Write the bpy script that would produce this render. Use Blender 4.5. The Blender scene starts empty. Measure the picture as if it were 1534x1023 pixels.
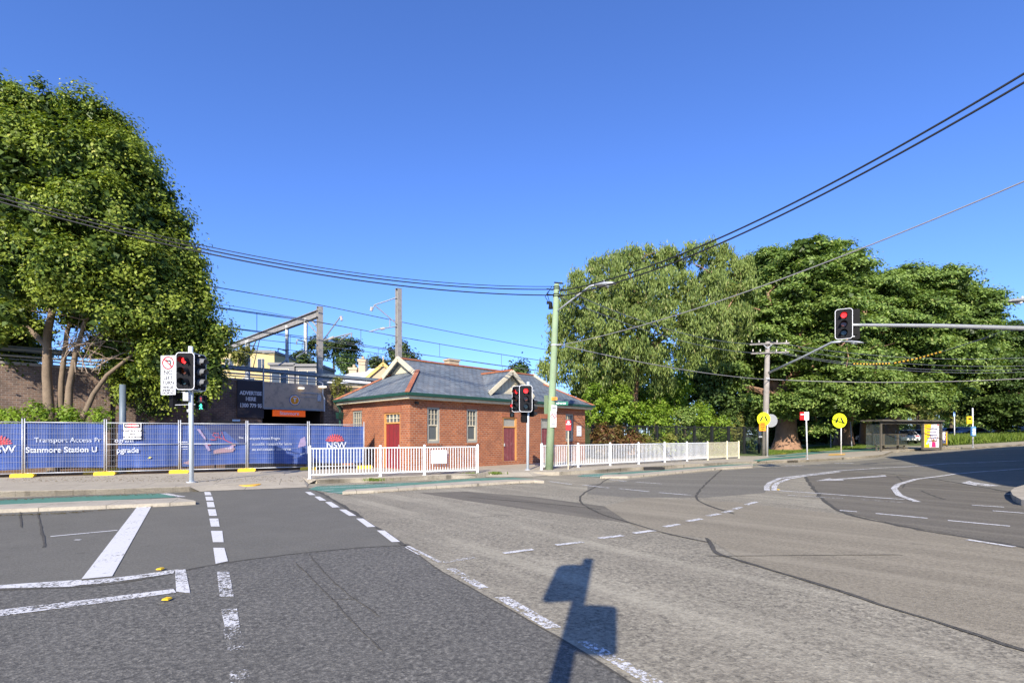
import bpy, bmesh, math, random
import numpy as np
from mathutils import Vector, Matrix
random.seed(7); RNG=np.random.default_rng(11)
SC=bpy.context.scene; COL=SC.collection
F=748.0; CU=767.0; HV=652.0; CAMZ=1.7; H=0.15
R=math.radians
# ------------------------------------------------------------ terrain
TX=[-1e4,18,22,26,30,36,45,60,90,1e4]; TZ=[0,0,.04,.13,.25,.42,.67,1.1,1.9,1.9]
def T(x):
    for i in range(len(TX)-1):
        if x<=TX[i+1]:
            a=(x-TX[i])/(TX[i+1]-TX[i]); return TZ[i]+a*(TZ[i+1]-TZ[i])
    return TZ[-1]
def W(u,v,Y): return Vector(((u-CU)/F*Y,Y,CAMZ-(v-HV)/F*Y))
def G(u,v,off=0.0):
    """ground point seen at photo pixel (u,v), on the terrain raised by off"""
    s=(v-HV)/F; r=(u-CU)/F
    lo,hi=1.0,160.0
    f=lambda Y: CAMZ-s*Y-(T(r*Y)+off)
    if f(hi)>0: return Vector((r*hi,hi,T(r*hi)+off))
    for _ in range(60):
        m=(lo+hi)/2
        if f(m)>0: lo=m
        else: hi=m
    return Vector((r*lo,lo,T(r*lo)+off))
# ------------------------------------------------------------ materials
MATS={}
def newmat(name):
    m=bpy.data.materials.new(name); m.use_nodes=True; nt=m.node_tree; nt.nodes.clear()
    out=nt.nodes.new('ShaderNodeOutputMaterial'); b=nt.nodes.new('ShaderNodeBsdfPrincipled')
    nt.links.new(b.outputs[0],out.inputs[0]); MATS[name]=m
    return m,nt,b,out
def N(nt,typ,**kw):
    n=nt.nodes.new(typ)
    for k,v in kw.items():
        if k.startswith('i_'): n.inputs[k[2:].replace('_',' ')].default_value=v
        else: setattr(n,k,v)
    return n
def ramp(nt,fac,stops):
    r=nt.nodes.new('ShaderNodeValToRGB'); e=r.color_ramp.elements
    while len(e)<len(stops): e.new(.5)
    for i,(p,c) in enumerate(stops):
        e[i].position=p; e[i].color=(c[0],c[1],c[2],1) if not isinstance(c,(int,float)) else (c,c,c,1)
    nt.links.new(fac,r.inputs[0]); return r.outputs[0]
def mix(nt,fac,a,b,mode='MIX'):
    m=nt.nodes.new('ShaderNodeMix'); m.data_type='RGBA'; m.blend_type=mode
    for s,val in ((0,fac),(6,a),(7,b)):
        if isinstance(val,(int,float)): m.inputs[s].default_value=val if s==0 else (val,val,val,1)
        elif isinstance(val,tuple): m.inputs[s].default_value=(val[0],val[1],val[2],1)
        else: nt.links.new(val,m.inputs[s])
    return m.outputs[2]
def objco(nt): return nt.nodes.new('ShaderNodeNewGeometry').outputs['Position']
def noise(nt,co,scale,detail=4,rough=.55,stretch=None):
    n=N(nt,'ShaderNodeTexNoise'); n.inputs['Scale'].default_value=scale; n.inputs['Detail'].default_value=detail; n.inputs['Roughness'].default_value=rough
    if stretch:
        mp=nt.nodes.new('ShaderNodeMapping'); mp.vector_type='TEXTURE'; mp.inputs['Scale'].default_value=tuple(1/q for q in stretch[0]); mp.inputs['Rotation'].default_value=(0,0,stretch[1])
        nt.links.new(co,mp.inputs[0]); co=mp.outputs[0]
    nt.links.new(co,n.inputs['Vector']); return n.outputs[0]
def bump(nt,b,h,strength=.3,dist=.01):
    bp=nt.nodes.new('ShaderNodeBump'); bp.inputs['Strength'].default_value=strength; bp.inputs['Distance'].default_value=dist
    nt.links.new(h,bp.inputs['Height']); nt.links.new(bp.outputs[0],b.inputs['Normal'])
def pm(name,col,rough=.6,var=.15,scale=3.0,metal=0.0,bmp=0.0,emit=None,dirt=None,coat=0):
    m,nt,b,out=newmat(name); co=objco(nt)
    n1=noise(nt,co,scale); n2=noise(nt,co,scale*9,3)
    lo=tuple(c*(1-var) for c in col); hi=tuple(min(1,c*(1+var)) for c in col)
    c=ramp(nt,n1,[(.3,lo),(.7,hi)])
    c=mix(nt,.5,c,ramp(nt,n2,[(.3,lo),(.7,hi)]))
    if dirt:
        n3=noise(nt,co,scale*1.7,6,.7); c=mix(nt,ramp(nt,n3,[(.5,0),(.72,.75)]),c,dirt)
    nt.links.new(c,b.inputs['Base Color']); b.inputs['Roughness'].default_value=rough; b.inputs['Metallic'].default_value=metal
    if coat: b.inputs['Coat Weight'].default_value=coat
    if bmp: bump(nt,b,n2,bmp,.01)
    if emit: b.inputs['Emission Color'].default_value=(*emit[0],1); b.inputs['Emission Strength'].default_value=emit[1]
    return m
def asphalt(name,base,light,dark,gs=75,streak=None,patch=.35,spk=.5,crackcol=None):
    base,light,dark=[(c[0]*1.05,c[1]*1.035,c[2]*.89) for c in (base,light,dark)]
    m,nt,b,out=newmat(name); co=objco(nt)
    vo=N(nt,'ShaderNodeTexVoronoi'); vo.inputs['Scale'].default_value=gs; nt.links.new(co,vo.inputs['Vector'])
    sep=nt.nodes.new('ShaderNodeSeparateColor'); nt.links.new(vo.outputs['Color'],sep.inputs[0])
    g=ramp(nt,sep.outputs[0],[(0,dark),(.45,base),(.8,base),(1,light)])
    n4=noise(nt,co,gs*.33,3,.7)
    g=mix(nt,spk,base,g)
    g=mix(nt,.45,g,ramp(nt,n4,[(.36,dark),(.5,base),(.66,light)]))
    n1=noise(nt,co,.33,5,.6); g=mix(nt,ramp(nt,n1,[(.35,0),(.7,patch)]),g,tuple(c*.62 for c in base))
    n2=noise(nt,co,1.7,5,.65); g=mix(nt,ramp(nt,n2,[(.45,0),(.75,patch*.9)]),g,tuple(min(1,c*1.45) for c in base))
    if streak:
        n3=noise(nt,co,1.0,4,.6,((streak[0],streak[1],1),streak[2]))
        g=mix(nt,ramp(nt,n3,[(.44,0),(.74,.38)]),g,tuple(c*.6 for c in base))
        n5=noise(nt,co,1.3,4,.6,((streak[0]*.7,streak[1]*1.6,1),streak[2]+.06))
        g=mix(nt,ramp(nt,n5,[(.48,0),(.7,.42)]),g,light)
    n6=noise(nt,co,3.1,5,.7); g=mix(nt,ramp(nt,n6,[(.6,0),(.72,.5)]),g,tuple(c*.5 for c in base))
    nt.links.new(g,b.inputs['Base Color']); b.inputs['Roughness'].default_value=.82
    b.inputs['Specular IOR Level'].default_value=.3
    bump(nt,b,vo.outputs['Distance'],.5,.006); return m
A_BASE=(.125,.117,.106)
asphalt('asphalt_coarse',(.265,.243,.21),(.47,.44,.38),(.05,.047,.045),gs=46,streak=(.14,.75,-.94),patch=.42,spk=.9)
asphalt('asphalt_smooth',(.14,.136,.13),(.225,.22,.21),(.08,.078,.077),gs=95,patch=.28,spk=.35)
asphalt('asphalt_grey',(.118,.115,.114),(.3,.29,.28),(.04,.04,.042),gs=62,patch=.3,spk=.8)
asphalt('asphalt_band',(.14,.128,.115),(.26,.24,.21),(.07,.066,.062),gs=80,streak=(.12,1.0,-.94),patch=.25,spk=.5)
asphalt('asphalt_tan',(.25,.223,.185),(.37,.335,.285),(.11,.1,.085),gs=60,streak=(.1,1.0,-.8),patch=.2,spk=.55)
asphalt('asphalt_far',(.17,.16,.148),(.28,.27,.25),(.09,.085,.08),gs=40,streak=(.1,.9,-.3),patch=.2,spk=.4)
asphalt('bitumen',(.085,.081,.078),(.13,.124,.118),(.022,.022,.022),gs=60,patch=.3)
def concrete(name,base,stain,jx=0):
    m,nt,b,out=newmat(name); co=objco(nt)
    n1=noise(nt,co,.7,6,.65); n2=noise(nt,co,22,4,.6); n3=noise(nt,co,2.4,6,.7)
    c=ramp(nt,n1,[(.3,tuple(x*.8 for x in base)),(.7,tuple(min(1,x*1.12) for x in base))])
    c=mix(nt,ramp(nt,n3,[(.48,0),(.72,.6)]),c,stain)
    c=mix(nt,.35,c,ramp(nt,n2,[(.3,tuple(x*.6 for x in base)),(.7,tuple(min(1,x*1.25) for x in base))]))
    if jx:
        br=N(nt,'ShaderNodeTexBrick'); br.inputs['Scale'].default_value=1; br.inputs['Brick Width'].default_value=jx; br.inputs['Row Height'].default_value=jx*.8
        br.inputs['Mortar Size'].default_value=.012; br.inputs['Mortar Smooth'].default_value=.3
        mp=nt.nodes.new('ShaderNodeMapping'); mp.inputs['Rotation'].default_value=(0,0,R(-22)); nt.links.new(co,mp.inputs[0]); nt.links.new(mp.outputs[0],br.inputs['Vector'])
        c=mix(nt,br.outputs['Fac'],c,tuple(x*.4 for x in base))
    nt.links.new(c,b.inputs['Base Color']); b.inputs['Roughness'].default_value=.85; bump(nt,b,n2,.3,.01); return m
concrete('footpath',(.41,.365,.275),(.23,.195,.15),1.9)
concrete('kerb_concrete',(.44,.395,.305),(.15,.125,.1),1.25)
concrete('concrete_pale',(.55,.52,.46),(.3,.28,.25))
def brick(name,c1,c2,mortar,w=.235,h=.083,ms=.011,stain=None,stainamt=.5,b_=.5):
    m,nt,b,out=newmat(name)
    uv=nt.nodes.new('ShaderNodeUVMap').outputs[0]; co=objco(nt)
    br=N(nt,'ShaderNodeTexBrick'); br.inputs['Scale'].default_value=1; br.inputs['Brick Width'].default_value=w; br.inputs['Row Height'].default_value=h
    br.inputs['Mortar Size'].default_value=ms; br.inputs['Mortar Smooth'].default_value=.2; br.inputs['Bias'].default_value=0
    br.inputs['Color1'].default_value=(*c1,1); br.inputs['Color2'].default_value=(*c2,1); br.inputs['Mortar'].default_value=(*mortar,1)
    nt.links.new(uv,br.inputs['Vector']); c=br.outputs['Color']
    n=noise(nt,co,1.1,6,.7); n2=noise(nt,co,14,3)
    c=mix(nt,ramp(nt,n2,[(.35,.0),(.7,.35)]),c,tuple(x*.5 for x in c1))
    if stain: c=mix(nt,ramp(nt,n,[(.42,0),(.68,stainamt)]),c,stain)
    nt.links.new(c,b.inputs['Base Color']); b.inputs['Roughness'].default_value=.8
    inv=nt.nodes.new('ShaderNodeMath'); inv.operation='SUBTRACT'; inv.inputs[0].default_value=1; nt.links.new(br.outputs['Fac'],inv.inputs[1])
    bump(nt,b,inv.outputs[0],b_,.012); return m
brick('brick_red',(.42,.125,.04),(.24,.062,.022),(.36,.25,.17),h=.1,ms=.013,stain=(.2,.075,.04),stainamt=.55)
brick('brick_brown',(.24,.15,.1),(.13,.085,.065),(.28,.24,.2),h=.1,stain=(.06,.048,.04),stainamt=.75)
brick('slate',(.15,.19,.225),(.085,.11,.14),(.05,.053,.055),w=.32,h=.24,ms=.016,stain=(.27,.27,.26),stainamt=.4,b_=.9)
brick('terracotta',(.4,.14,.065),(.3,.1,.05),(.2,.08,.04),w=.36,h=.3,ms=.012,stain=(.35,.16,.1))
brick('brick_cream',(.6,.5,.32),(.55,.45,.28),(.5,.42,.3),stain=(.45,.38,.27))
pm('cream',(.62,.56,.4),.6,.1,dirt=(.4,.36,.27)); pm('green_paint',(.015,.06,.042),.45,.2); pm('door_red',(.22,.022,.025),.5,.15,dirt=(.15,.03,.03))
pm('door_maroon',(.2,.05,.055),.55,.2,dirt=(.28,.14,.13)); pm('window_frame',(.3,.3,.26),.6,.15,dirt=(.2,.2,.17)); pm('ochre_frame',(.55,.27,.08),.6,.1)
pm('sash_cream',(.5,.45,.33),.6,.1); pm('blind_grey',(.24,.25,.24),.35,.15)
pm('visor_side',(.14,.145,.15),.5,.2); pm('galv',(.5,.52,.54),.45,.12,6,metal=.2); pm('galv_dull',(.36,.38,.39),.55,.15,4,metal=.4,dirt=(.28,.28,.27)); pm('steel_blue',(.13,.17,.2),.5,.2,2)
pm('steel_beam',(.3,.29,.27),.6,.25,2,dirt=(.16,.13,.11))
pm('pole_paint',(.55,.62,.66),.4,.08,5); pm('black_plastic',(.009,.009,.01),.6,.2); pm('visor_grey',(.028,.029,.031),.5,.2); pm('board_black',(.009,.0095,.012),.6,.15)
pm('white_paint',(.74,.77,.79),.45,.06,dirt=(.5,.52,.5)); pm('white_aged',(.66,.63,.46),.55,.12,dirt=(.42,.4,.24)); pm('white_plain',(.85,.85,.85),.5,.03)
pm('red_paint',(.62,.015,.02),.45,.08); pm('black_paint',(.02,.02,.02),.5,.1); pm('sign_white',(.68,.7,.72),.5,.08,dirt=(.5,.5,.5))
pm('yellow_block',(.85,.55,.02),.5,.12,dirt=(.55,.36,.05)); pm('sign_yellow',(.85,.95,.02),.4,.04,emit=None); pm('sign_orange',(.9,.33,.008),.45,.06)
pm('orange_station',(.75,.1,.01),.5,.05,emit=((.9,.13,.01),.25)); pm('fascia_taupe',(.52,.39,.27),.6,.1,2,dirt=(.18,.15,.13)); pm('adboard',(.028,.024,.03),.6,.2)
pm('green_lane',(.075,.21,.155),.75,.18,4,dirt=(.13,.22,.17),bmp=.3); pm('tactile',(.75,.42,.05),.7,.15,6)
pm('treated_pole',(.24,.33,.19),.85,.2,2.2,dirt=(.34,.36,.24),bmp=.5); pm('wood_grey',(.3,.275,.245),.85,.2,2.2,dirt=(.17,.15,.13),bmp=.5)
pm('wire_black',(.012,.012,.014),.6,.1); pm('mesh_wire',(.27,.28,.3),.6,.1); pm('wire_grey',(.24,.235,.23),.6,.1); pm('wire_dim',(.1,.11,.13),.6,.1); pm('insulator',(.45,.42,.38),.3,.1)
pm('tiger_yellow',(.6,.35,.03),.6,.05); pm('shelter_bronze',(.115,.103,.08),.5,.12); pm('ad_yellow',(.9,.55,.02),.5,.03); pm('ad_magenta',(.6,.03,.16),.5,.03)
pm('ad_text',(.1,.09,.2),.5,.03); pm('ad_blue',(.35,.55,.85),.5,.03); pm('skin_brown',(.25,.11,.06),.6,.05)
pm('dirt',(.17,.1,.055),.95,.3,2.5,bmp=.6,dirt=(.26,.17,.1)); pm('ground_soil',(.11,.095,.065),.95,.3,1.2,bmp=.4); pm('lawn',(.085,.13,.03),.95,.3,1.3,bmp=.5,dirt=(.2,.19,.07))
pm('terrain_green',(.05,.07,.025),.95,.3,.6,bmp=.4)
pm('bark_tan',(.2,.15,.1),.9,.3,2.5,bmp=.7,dirt=(.12,.085,.06)); pm('bark_dark',(.1,.075,.055),.9,.3,2.5,bmp=.7); pm('bark_fig',(.32,.19,.12),.9,.3,1.7,bmp=.8,dirt=(.14,.08,.05)); pm('twig',(.3,.23,.17),.9,.2)
pm('car_blue',(.02,.05,.14),.25,.05,coat=1); pm('car_white',(.75,.76,.77),.25,.03,coat=1); pm('car_dark',(.03,.045,.045),.25,.05,coat=1); pm('car_silver',(.4,.42,.45),.25,.05,metal=.5,coat=1); pm('car_red',(.45,.04,.02),.25,.05,coat=1)
pm('rubber',(.02,.02,.02),.8,.1); pm('tail_red',(.5,.01,.01),.3,.02); pm('plate_blue',(.1,.3,.65),.45,.05); pm('street_green',(.02,.18,.11),.45,.05)
pm('yellow_render',(.52,.41,.18),.7,.06,.4); pm('grey_render',(.2,.195,.19),.7,.1,.4); pm('white_roof',(.7,.71,.73),.5,.05,.5); pm('chimney_cream',(.45,.36,.24),.8,.1); pm('gold_trim',(.6,.42,.12),.6,.1)
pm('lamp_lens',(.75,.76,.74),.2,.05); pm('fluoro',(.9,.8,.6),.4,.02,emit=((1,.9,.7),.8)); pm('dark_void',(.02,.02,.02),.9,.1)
pm('lit_red',(.5,.01,.01),.3,.02,emit=((1,.02,.02),2.2)); pm('lit_red_dim',(.25,.01,.01),.3,.02,emit=((.7,.01,.01),.12)); pm('lit_green',(.05,.5,.3),.3,.02,emit=((.05,1,.5),1.5))
pm('lens_dark_red',(.09,.008,.008),.15,.05); pm('lens_dark_amber',(.11,.03,.008),.15,.05); pm('lens_dark_green',(.012,.03,.035),.15,.05)
pm('logo_red',(.55,.06,.075),.5,.05); pm('banner_white',(.56,.6,.68),.6,.05); pm('banner_pink',(.27,.21,.36),.6,.1); pm('banner_tan',(.27,.17,.2),.6,.15); pm('banner_dark',(.015,.03,.12),.6,.15); pm('leaf_mark',(.6,.52,.1),.6,.1)
pm('fence_black',(.012,.014,.014),.6,.1); pm('bolt_steel',(.3,.3,.3),.4,.1,metal=.7)
for k_ in ('black_plastic','visor_grey','board_black'): MATS[k_].node_tree.nodes['Principled BSDF'].inputs['Specular IOR Level'].default_value=.12
def glass(name,col,alpha=1.0,rough=.05):
    m,nt,b,out=newmat(name); b.inputs['Base Color'].default_value=(*col,1); b.inputs['Roughness'].default_value=rough; b.inputs['Specular IOR Level'].default_value=.8
    if alpha<1:
        tr=nt.nodes.new('ShaderNodeBsdfTransparent'); mx=nt.nodes.new('ShaderNodeMixShader'); mx.inputs[0].default_value=alpha
        nt.links.new(tr.outputs[0],mx.inputs[1]); nt.links.new(b.outputs[0],mx.inputs[2]); nt.links.new(mx.outputs[0],out.inputs[0])
glass('glass_dark',(.05,.055,.06)); glass('glass_clear',(.12,.15,.14),.16); glass('glass_pane',(.1,.11,.11),1,.12)
def banner_mat():
    m,nt,b,out=newmat('banner_blue'); co=objco(nt)
    n=noise(nt,co,.9,4,.6,((1.6,1.6,.35),0))
    c=ramp(nt,n,[(.35,(.014,.045,.18)),(.55,(.024,.068,.27)),(.75,(.06,.12,.35))])
    nt.links.new(c,b.inputs['Base Color']); b.inputs['Roughness'].default_value=.55
    bump(nt,b,n,.6,.06)
banner_mat()
def paint(name,wear,base=(.75,.745,.72),road=(.1,.098,.096),sc=9):
    m,nt,b,out=newmat(name); co=objco(nt)
    n=noise(nt,co,sc*3.2,5,.75); n2=noise(nt,co,sc*.25,4,.7); ad=nt.nodes.new('ShaderNodeMath'); ad.operation='MULTIPLY_ADD'
    nt.links.new(n2,ad.inputs[0]); ad.inputs[1].default_value=.6; nt.links.new(n,ad.inputs[2])
    t=1.04-wear*.36
    f=ramp(nt,ad.outputs[0],[(max(0,t-.09),0),(min(1,t-.02),1)])
    # transverse cracks
    w=noise(nt,co,1.5,3,.6,((3.2,3.2,1),.5)); wc=ramp(nt,w,[(.487,0),(.497,1),(.503,1),(.513,0)])
    f2=mix(nt,1.0,f,mix(nt,.0 if wear<.3 else .75,(0,0,0),wc),'LIGHTEN')
    c=mix(nt,n,base,tuple(x*.72 for x in base))
    tr=nt.nodes.new('ShaderNodeBsdfTransparent'); ms=nt.nodes.new('ShaderNodeMixShader'); nt.links.new(f2,ms.inputs[0]); nt.links.new(b.outputs[0],ms.inputs[1]); nt.links.new(tr.outputs[0],ms.inputs[2]); nt.links.new(ms.outputs[0],out.inputs[0])
    nt.links.new(c,b.inputs['Base Color']); b.inputs['Roughness'].default_value=.7; bump(nt,b,n,.2,.004)
paint('paint_fresh',.1); paint('paint_worn',.34); paint('paint_ghost',.72,sc=12); paint('paint_coarse',.5,road=(.17,.155,.135))
def leafmat(name,cols,trans=.3,rough=.45,sc=.55):
    m,nt,b,out=newmat(name); g=nt.nodes.new('ShaderNodeNewGeometry')
    n=noise(nt,g.outputs['Position'],sc,4,.6)
    c1=ramp(nt,g.outputs['Random Per Island'],[(0,cols[0]),(.5,cols[1]),(.93,cols[2]),(1,cols[3])])
    c=mix(nt,ramp(nt,n,[(.42,.0),(.62,.55)]),c1,cols[2],'MIX')
    nt.links.new(c,b.inputs['Base Color']); b.inputs['Roughness'].default_value=rough; b.inputs['Specular IOR Level'].default_value=.2
    tl=nt.nodes.new('ShaderNodeBsdfTranslucent'); nt.links.new(mix(nt,1,c,(1.25,1.3,.5),'MULTIPLY'),tl.inputs[0])
    mx=nt.nodes.new('ShaderNodeMixShader'); mx.inputs[0].default_value=trans
    nt.links.new(b.outputs[0],mx.inputs[1]); nt.links.new(tl.outputs[0],mx.inputs[2]); nt.links.new(mx.outputs[0],out.inputs[0])
leafmat('leaf_left',[(.035,.07,.012),(.11,.17,.025),(.33,.4,.06),(.48,.46,.13)],.25,sc=.3)
leafmat('leaf_euc',[(.08,.13,.035),(.17,.235,.06),(.28,.35,.095),(.4,.36,.17)],.3,sc=.4)
leafmat('leaf_fig',[(.08,.145,.035),(.175,.27,.062),(.28,.38,.1),(.42,.42,.15)],.3,.45,sc=.35)
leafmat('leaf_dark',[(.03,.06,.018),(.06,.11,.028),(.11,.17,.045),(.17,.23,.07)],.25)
leafmat('leaf_bright',[(.09,.17,.02),(.18,.3,.035),(.29,.41,.055),(.4,.46,.08)],.35)
leafmat('leaf_red',[(.14,.06,.03),(.2,.1,.05),(.16,.15,.04),(.3,.16,.08)],.3)
leafmat('leaf_yellow',[(.13,.15,.03),(.2,.22,.05),(.28,.28,.08),(.35,.33,.12)],.3)
leafmat('leaf_shade_core',[(.03,.055,.012),(.055,.095,.02),(.085,.135,.028),(.1,.15,.04)],.2)  # darkened leaf colours, painting the shade deep inside the crowns
leafmat('leaf_euc_shade_core',[(.05,.08,.02),(.09,.13,.03),(.14,.17,.04),(.16,.18,.06)],.2)  # same interior shade put into the eucalypt's leaf colour
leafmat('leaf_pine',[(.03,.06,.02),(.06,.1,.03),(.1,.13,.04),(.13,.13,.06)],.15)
leafmat('grass_blade',[(.07,.12,.02),(.13,.2,.03),(.2,.28,.05),(.35,.34,.14)],.3)
M=MATS
# ------------------------------------------------------------ mesh builder
class MB:
    def __init__(s): s.v=[]; s.f=[]
    def add(s,vs,fs):
        o=len(s.v); s.v+= [tuple(p) for p in vs]; s.f+=[tuple(i+o for i in f) for f in fs]; return s
    def bx(s,x0,x1,y0,y1,z0,z1,mat=None):
        vs=[Vector((x,y,z)) for z in (z0,z1) for y in (y0,y1) for x in (x0,x1)]
        if mat is not None: vs=[mat@p for p in vs]
        return s.add(vs,[(0,2,3,1),(4,5,7,6),(0,1,5,4),(2,6,7,3),(0,4,6,2),(1,3,7,5)])
    def cbx(s,c,d,mat=None):
        return s.bx(c[0]-d[0]/2,c[0]+d[0]/2,c[1]-d[1]/2,c[1]+d[1]/2,c[2]-d[2]/2,c[2]+d[2]/2,mat)
    def tube(s,pts,r,seg=8,cap=True):
        pts=[Vector(p) for p in pts]; n=len(pts); rs=r if isinstance(r,(list,tuple)) else [r]*n
        o=len(s.v); up=None
        for i,p in enumerate(pts):
            d=(pts[min(i+1,n-1)]-pts[max(i-1,0)]).normalized()
            if up is None: up=Vector((0,0,1)) if abs(d.z)<.9 else Vector((1,0,0))
            a=d.cross(up); 
            if a.length<1e-5: a=d.cross(Vector((1,0,0)))
            a.normalize(); b=a.cross(d).normalized(); up=b
            for k in range(seg):
                t=2*math.pi*k/seg; s.v.append(tuple(p+(a*math.cos(t)+b*math.sin(t))*rs[i]))
        for i in range(n-1):
            for k in range(seg):
                k2=(k+1)%seg; s.f.append((o+i*seg+k,o+i*seg+k2,o+(i+1)*seg+k2,o+(i+1)*seg+k))
        if cap: s.f.append(tuple(o+k for k in range(seg))[::-1]); s.f.append(tuple(o+(n-1)*seg+k for k in range(seg)))
        return s
    def prism(s,poly,a,b,fn):
        """poly 2D list extruded between a and b; fn(p2,t)->3D"""
        n=len(poly); vs=[fn(p,a) for p in poly]+[fn(p,b) for p in poly]
        fs=[tuple(range(n))[::-1],tuple(range(n,2*n))]+[(i,(i+1)%n,n+(i+1)%n,n+i) for i in range(n)]
        return s.add(vs,fs)
    def beam(s,p0,p1,w,h,up=(0,0,1)):
        p0=Vector(p0);p1=Vector(p1);d=(p1-p0).normalized();u=Vector(up);a=d.cross(u).normalized();b=a.cross(d).normalized()
        vs=[p+a*sa*w/2+b*sb*h/2 for p in (p0,p1) for sa,sb in ((-1,-1),(1,-1),(1,1),(-1,1))]
        return s.add(vs,[(0,3,2,1),(4,5,6,7),(0,1,5,4),(1,2,6,5),(2,3,7,6),(3,0,4,7)])
    def build(s,name,mat,parent=None,smooth=False,world=False,fixn=True):
        vs=np.array([tuple(p) for p in s.v],dtype=float)
        loc=None
        if parent is None:
            lo=vs.min(0);hi=vs.max(0); loc=((lo[0]+hi[0])/2,(lo[1]+hi[1])/2,lo[2]); vs=vs-np.array(loc)
        elif world:
            r=parent
            while r.parent: r=r.parent
            Mi=(Matrix.Translation(r.location)@r.rotation_euler.to_matrix().to_4x4()).inverted()
            Mn=np.array(Mi); vs=vs@Mn[:3,:3].T+Mn[:3,3]
        me=bpy.data.meshes.new(name); me.from_pydata([tuple(p) for p in vs],[],s.f)
        if fixn:
            bm=bmesh.new(); bm.from_mesh(me); bmesh.ops.recalc_face_normals(bm,faces=bm.faces); bm.to_mesh(me); bm.free()
        uv_project(me); me.materials.append(M[mat] if isinstance(mat,str) else mat)
        if smooth:
            for p in me.polygons: p.use_smooth=True
        o=bpy.data.objects.new(name,me); COL.objects.link(o)
        if parent is not None: o.parent=parent
        if loc is not None: o.location=loc
        return o
def uv_project(me):
    uvl=me.uv_layers.new(name='UVMap').data; vs=me.vertices
    for p in me.polygons:
        n=p.normal
        if abs(n.z)>.985: t=Vector((1,0,0)); b=Vector((0,1,0))
        else:
            t=Vector((0,0,1)).cross(n).normalized(); b=n.cross(t)
        for li in p.loop_indices:
            q=vs[me.loops[li].vertex_index].co; uvl[li].uv=(q.dot(t),q.dot(b))
def tag(o,label=None,cat=None,group=None,kind=None):
    if label: o['label']=label
    if cat: o['category']=cat
    if group: o['group']=group
    if kind: o['kind']=kind
    return o
def thing(name,label,cat,loc=(0,0,0),rz=0,group=None):
    o=bpy.data.objects.new(name,None); COL.objects.link(o); o.location=loc; o.rotation_euler=(0,0,rz); o.empty_display_size=.2
    return tag(o,label,cat,group)
def copy_tree(o,parent=None):
    c=o.copy(); COL.objects.link(c); c.parent=parent
    for ch in list(KIDS(o)): copy_tree(ch,c)
    return c
def KIDS(o): return [x for x in o.children]
def text(body,size,mat,name,parent,M4,align='CENTER',thick=.003,bold=0,sx=1.0):
    cu=bpy.data.curves.new(name,'FONT'); cu.body=body; cu.size=size; cu.align_x=align; cu.align_y='CENTER'; cu.extrude=thick; cu.offset=bold; cu.space_line=.95
    to=bpy.data.objects.new('tmp',cu); COL.objects.link(to); dg=bpy.context.evaluated_depsgraph_get(); dg.update()
    me=bpy.data.meshes.new_from_object(to.evaluated_get(dg)); bpy.data.objects.remove(to); bpy.data.curves.remove(cu)
    r=parent
    while r.parent: r=r.parent
    Mi=(Matrix.Translation(r.location)@r.rotation_euler.to_matrix().to_4x4()).inverted()
    me.transform(Mi@M4@Matrix.Diagonal((sx,1,1,1))); me.materials.clear(); me.materials.append(M[mat])
    o=bpy.data.objects.new(name,me); COL.objects.link(o); o.parent=parent; return o
def frame4(origin,xdir,ndir):
    """4x4 with x along xdir, z (text normal) along ndir, y up"""
    x=Vector(xdir).normalized(); z=Vector(ndir).normalized(); y=z.cross(x).normalized()
    m=Matrix((x,y,z)).transposed().to_4x4(); m.translation=Vector(origin); return m
def disc2(r,n=24,c=(0,0),sx=1): return [(c[0]+r*sx*math.cos(2*math.pi*k/n),c[1]+r*math.sin(2*math.pi*k/n)) for k in range(n)]
def rrect(w,h,r,n=4):
    P=[]
    for cx,cy,a0 in ((w/2-r,h/2-r,0),(-w/2+r,h/2-r,90),(-w/2+r,-h/2+r,180),(w/2-r,-h/2+r,270)):
        for k in range(n+1):
            a=R(a0+90*k/n); P.append((cx+r*math.cos(a),cy+r*math.sin(a)))
    return P
def ring(mb,outer,inner,a,b,fn):
    n=len(outer)
    vs=[fn(p,a) for p in outer]+[fn(p,a) for p in inner]+[fn(p,b) for p in outer]+[fn(p,b) for p in inner]; fs=[]
    for i in range(n):
        j=(i+1)%n
        fs+=[(i,j,n+j,n+i),(2*n+i,3*n+i,3*n+j,2*n+j),(i,2*n+i,2*n+j,j),(n+i,n+j,3*n+j,3*n+i)]
    mb.add(vs,fs)
# ------------------------------------------------------------ ground sheets
CUTS=TX[1:-1]
def sheet(name,pts,off,mat,skirt=0,kind='structure',flat=False):
    bm=bmesh.new(); vs=[bm.verts.new((p[0],p[1],0)) for p in pts]; f=bm.faces.new(vs)
    bmesh.ops.triangulate(bm,faces=[f])
    for x in CUTS:
        bmesh.ops.bisect_plane(bm,geom=bm.verts[:]+bm.edges[:]+bm.faces[:],plane_co=(x,0,0),plane_no=(1,0,0))
    bmesh.ops.recalc_face_normals(bm,faces=bm.faces)
    if sum(f.normal.z for f in bm.faces)<0: bmesh.ops.reverse_faces(bm,faces=bm.faces)
    if off<.05 and off>0: off*=.4
    for v in bm.verts: v.co.z=T(v.co.x)+off
    if skirt:
        ed=[e for e in bm.edges if e.is_boundary]; r=bmesh.ops.extrude_edge_only(bm,edges=ed)
        for v in [g for g in r['geom'] if isinstance(g,bmesh.types.BMVert)]: v.co.z-=skirt
    me=bpy.data.meshes.new(name); bm.to_mesh(me); bm.free(); uv_project(me); me.materials.append(M[mat])
    o=bpy.data.objects.new(name,me); COL.objects.link(o)
    return tag(o,kind=kind)
def resample(path,step=1.0):
    P=[Vector((p[0],p[1])) for p in path]; out=[P[0]]
    for a,b in zip(P,P[1:]):
        n=max(1,int((b-a).length/step)); out+=[a+(b-a)*k/n for k in range(1,n+1)]
    return out
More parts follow.
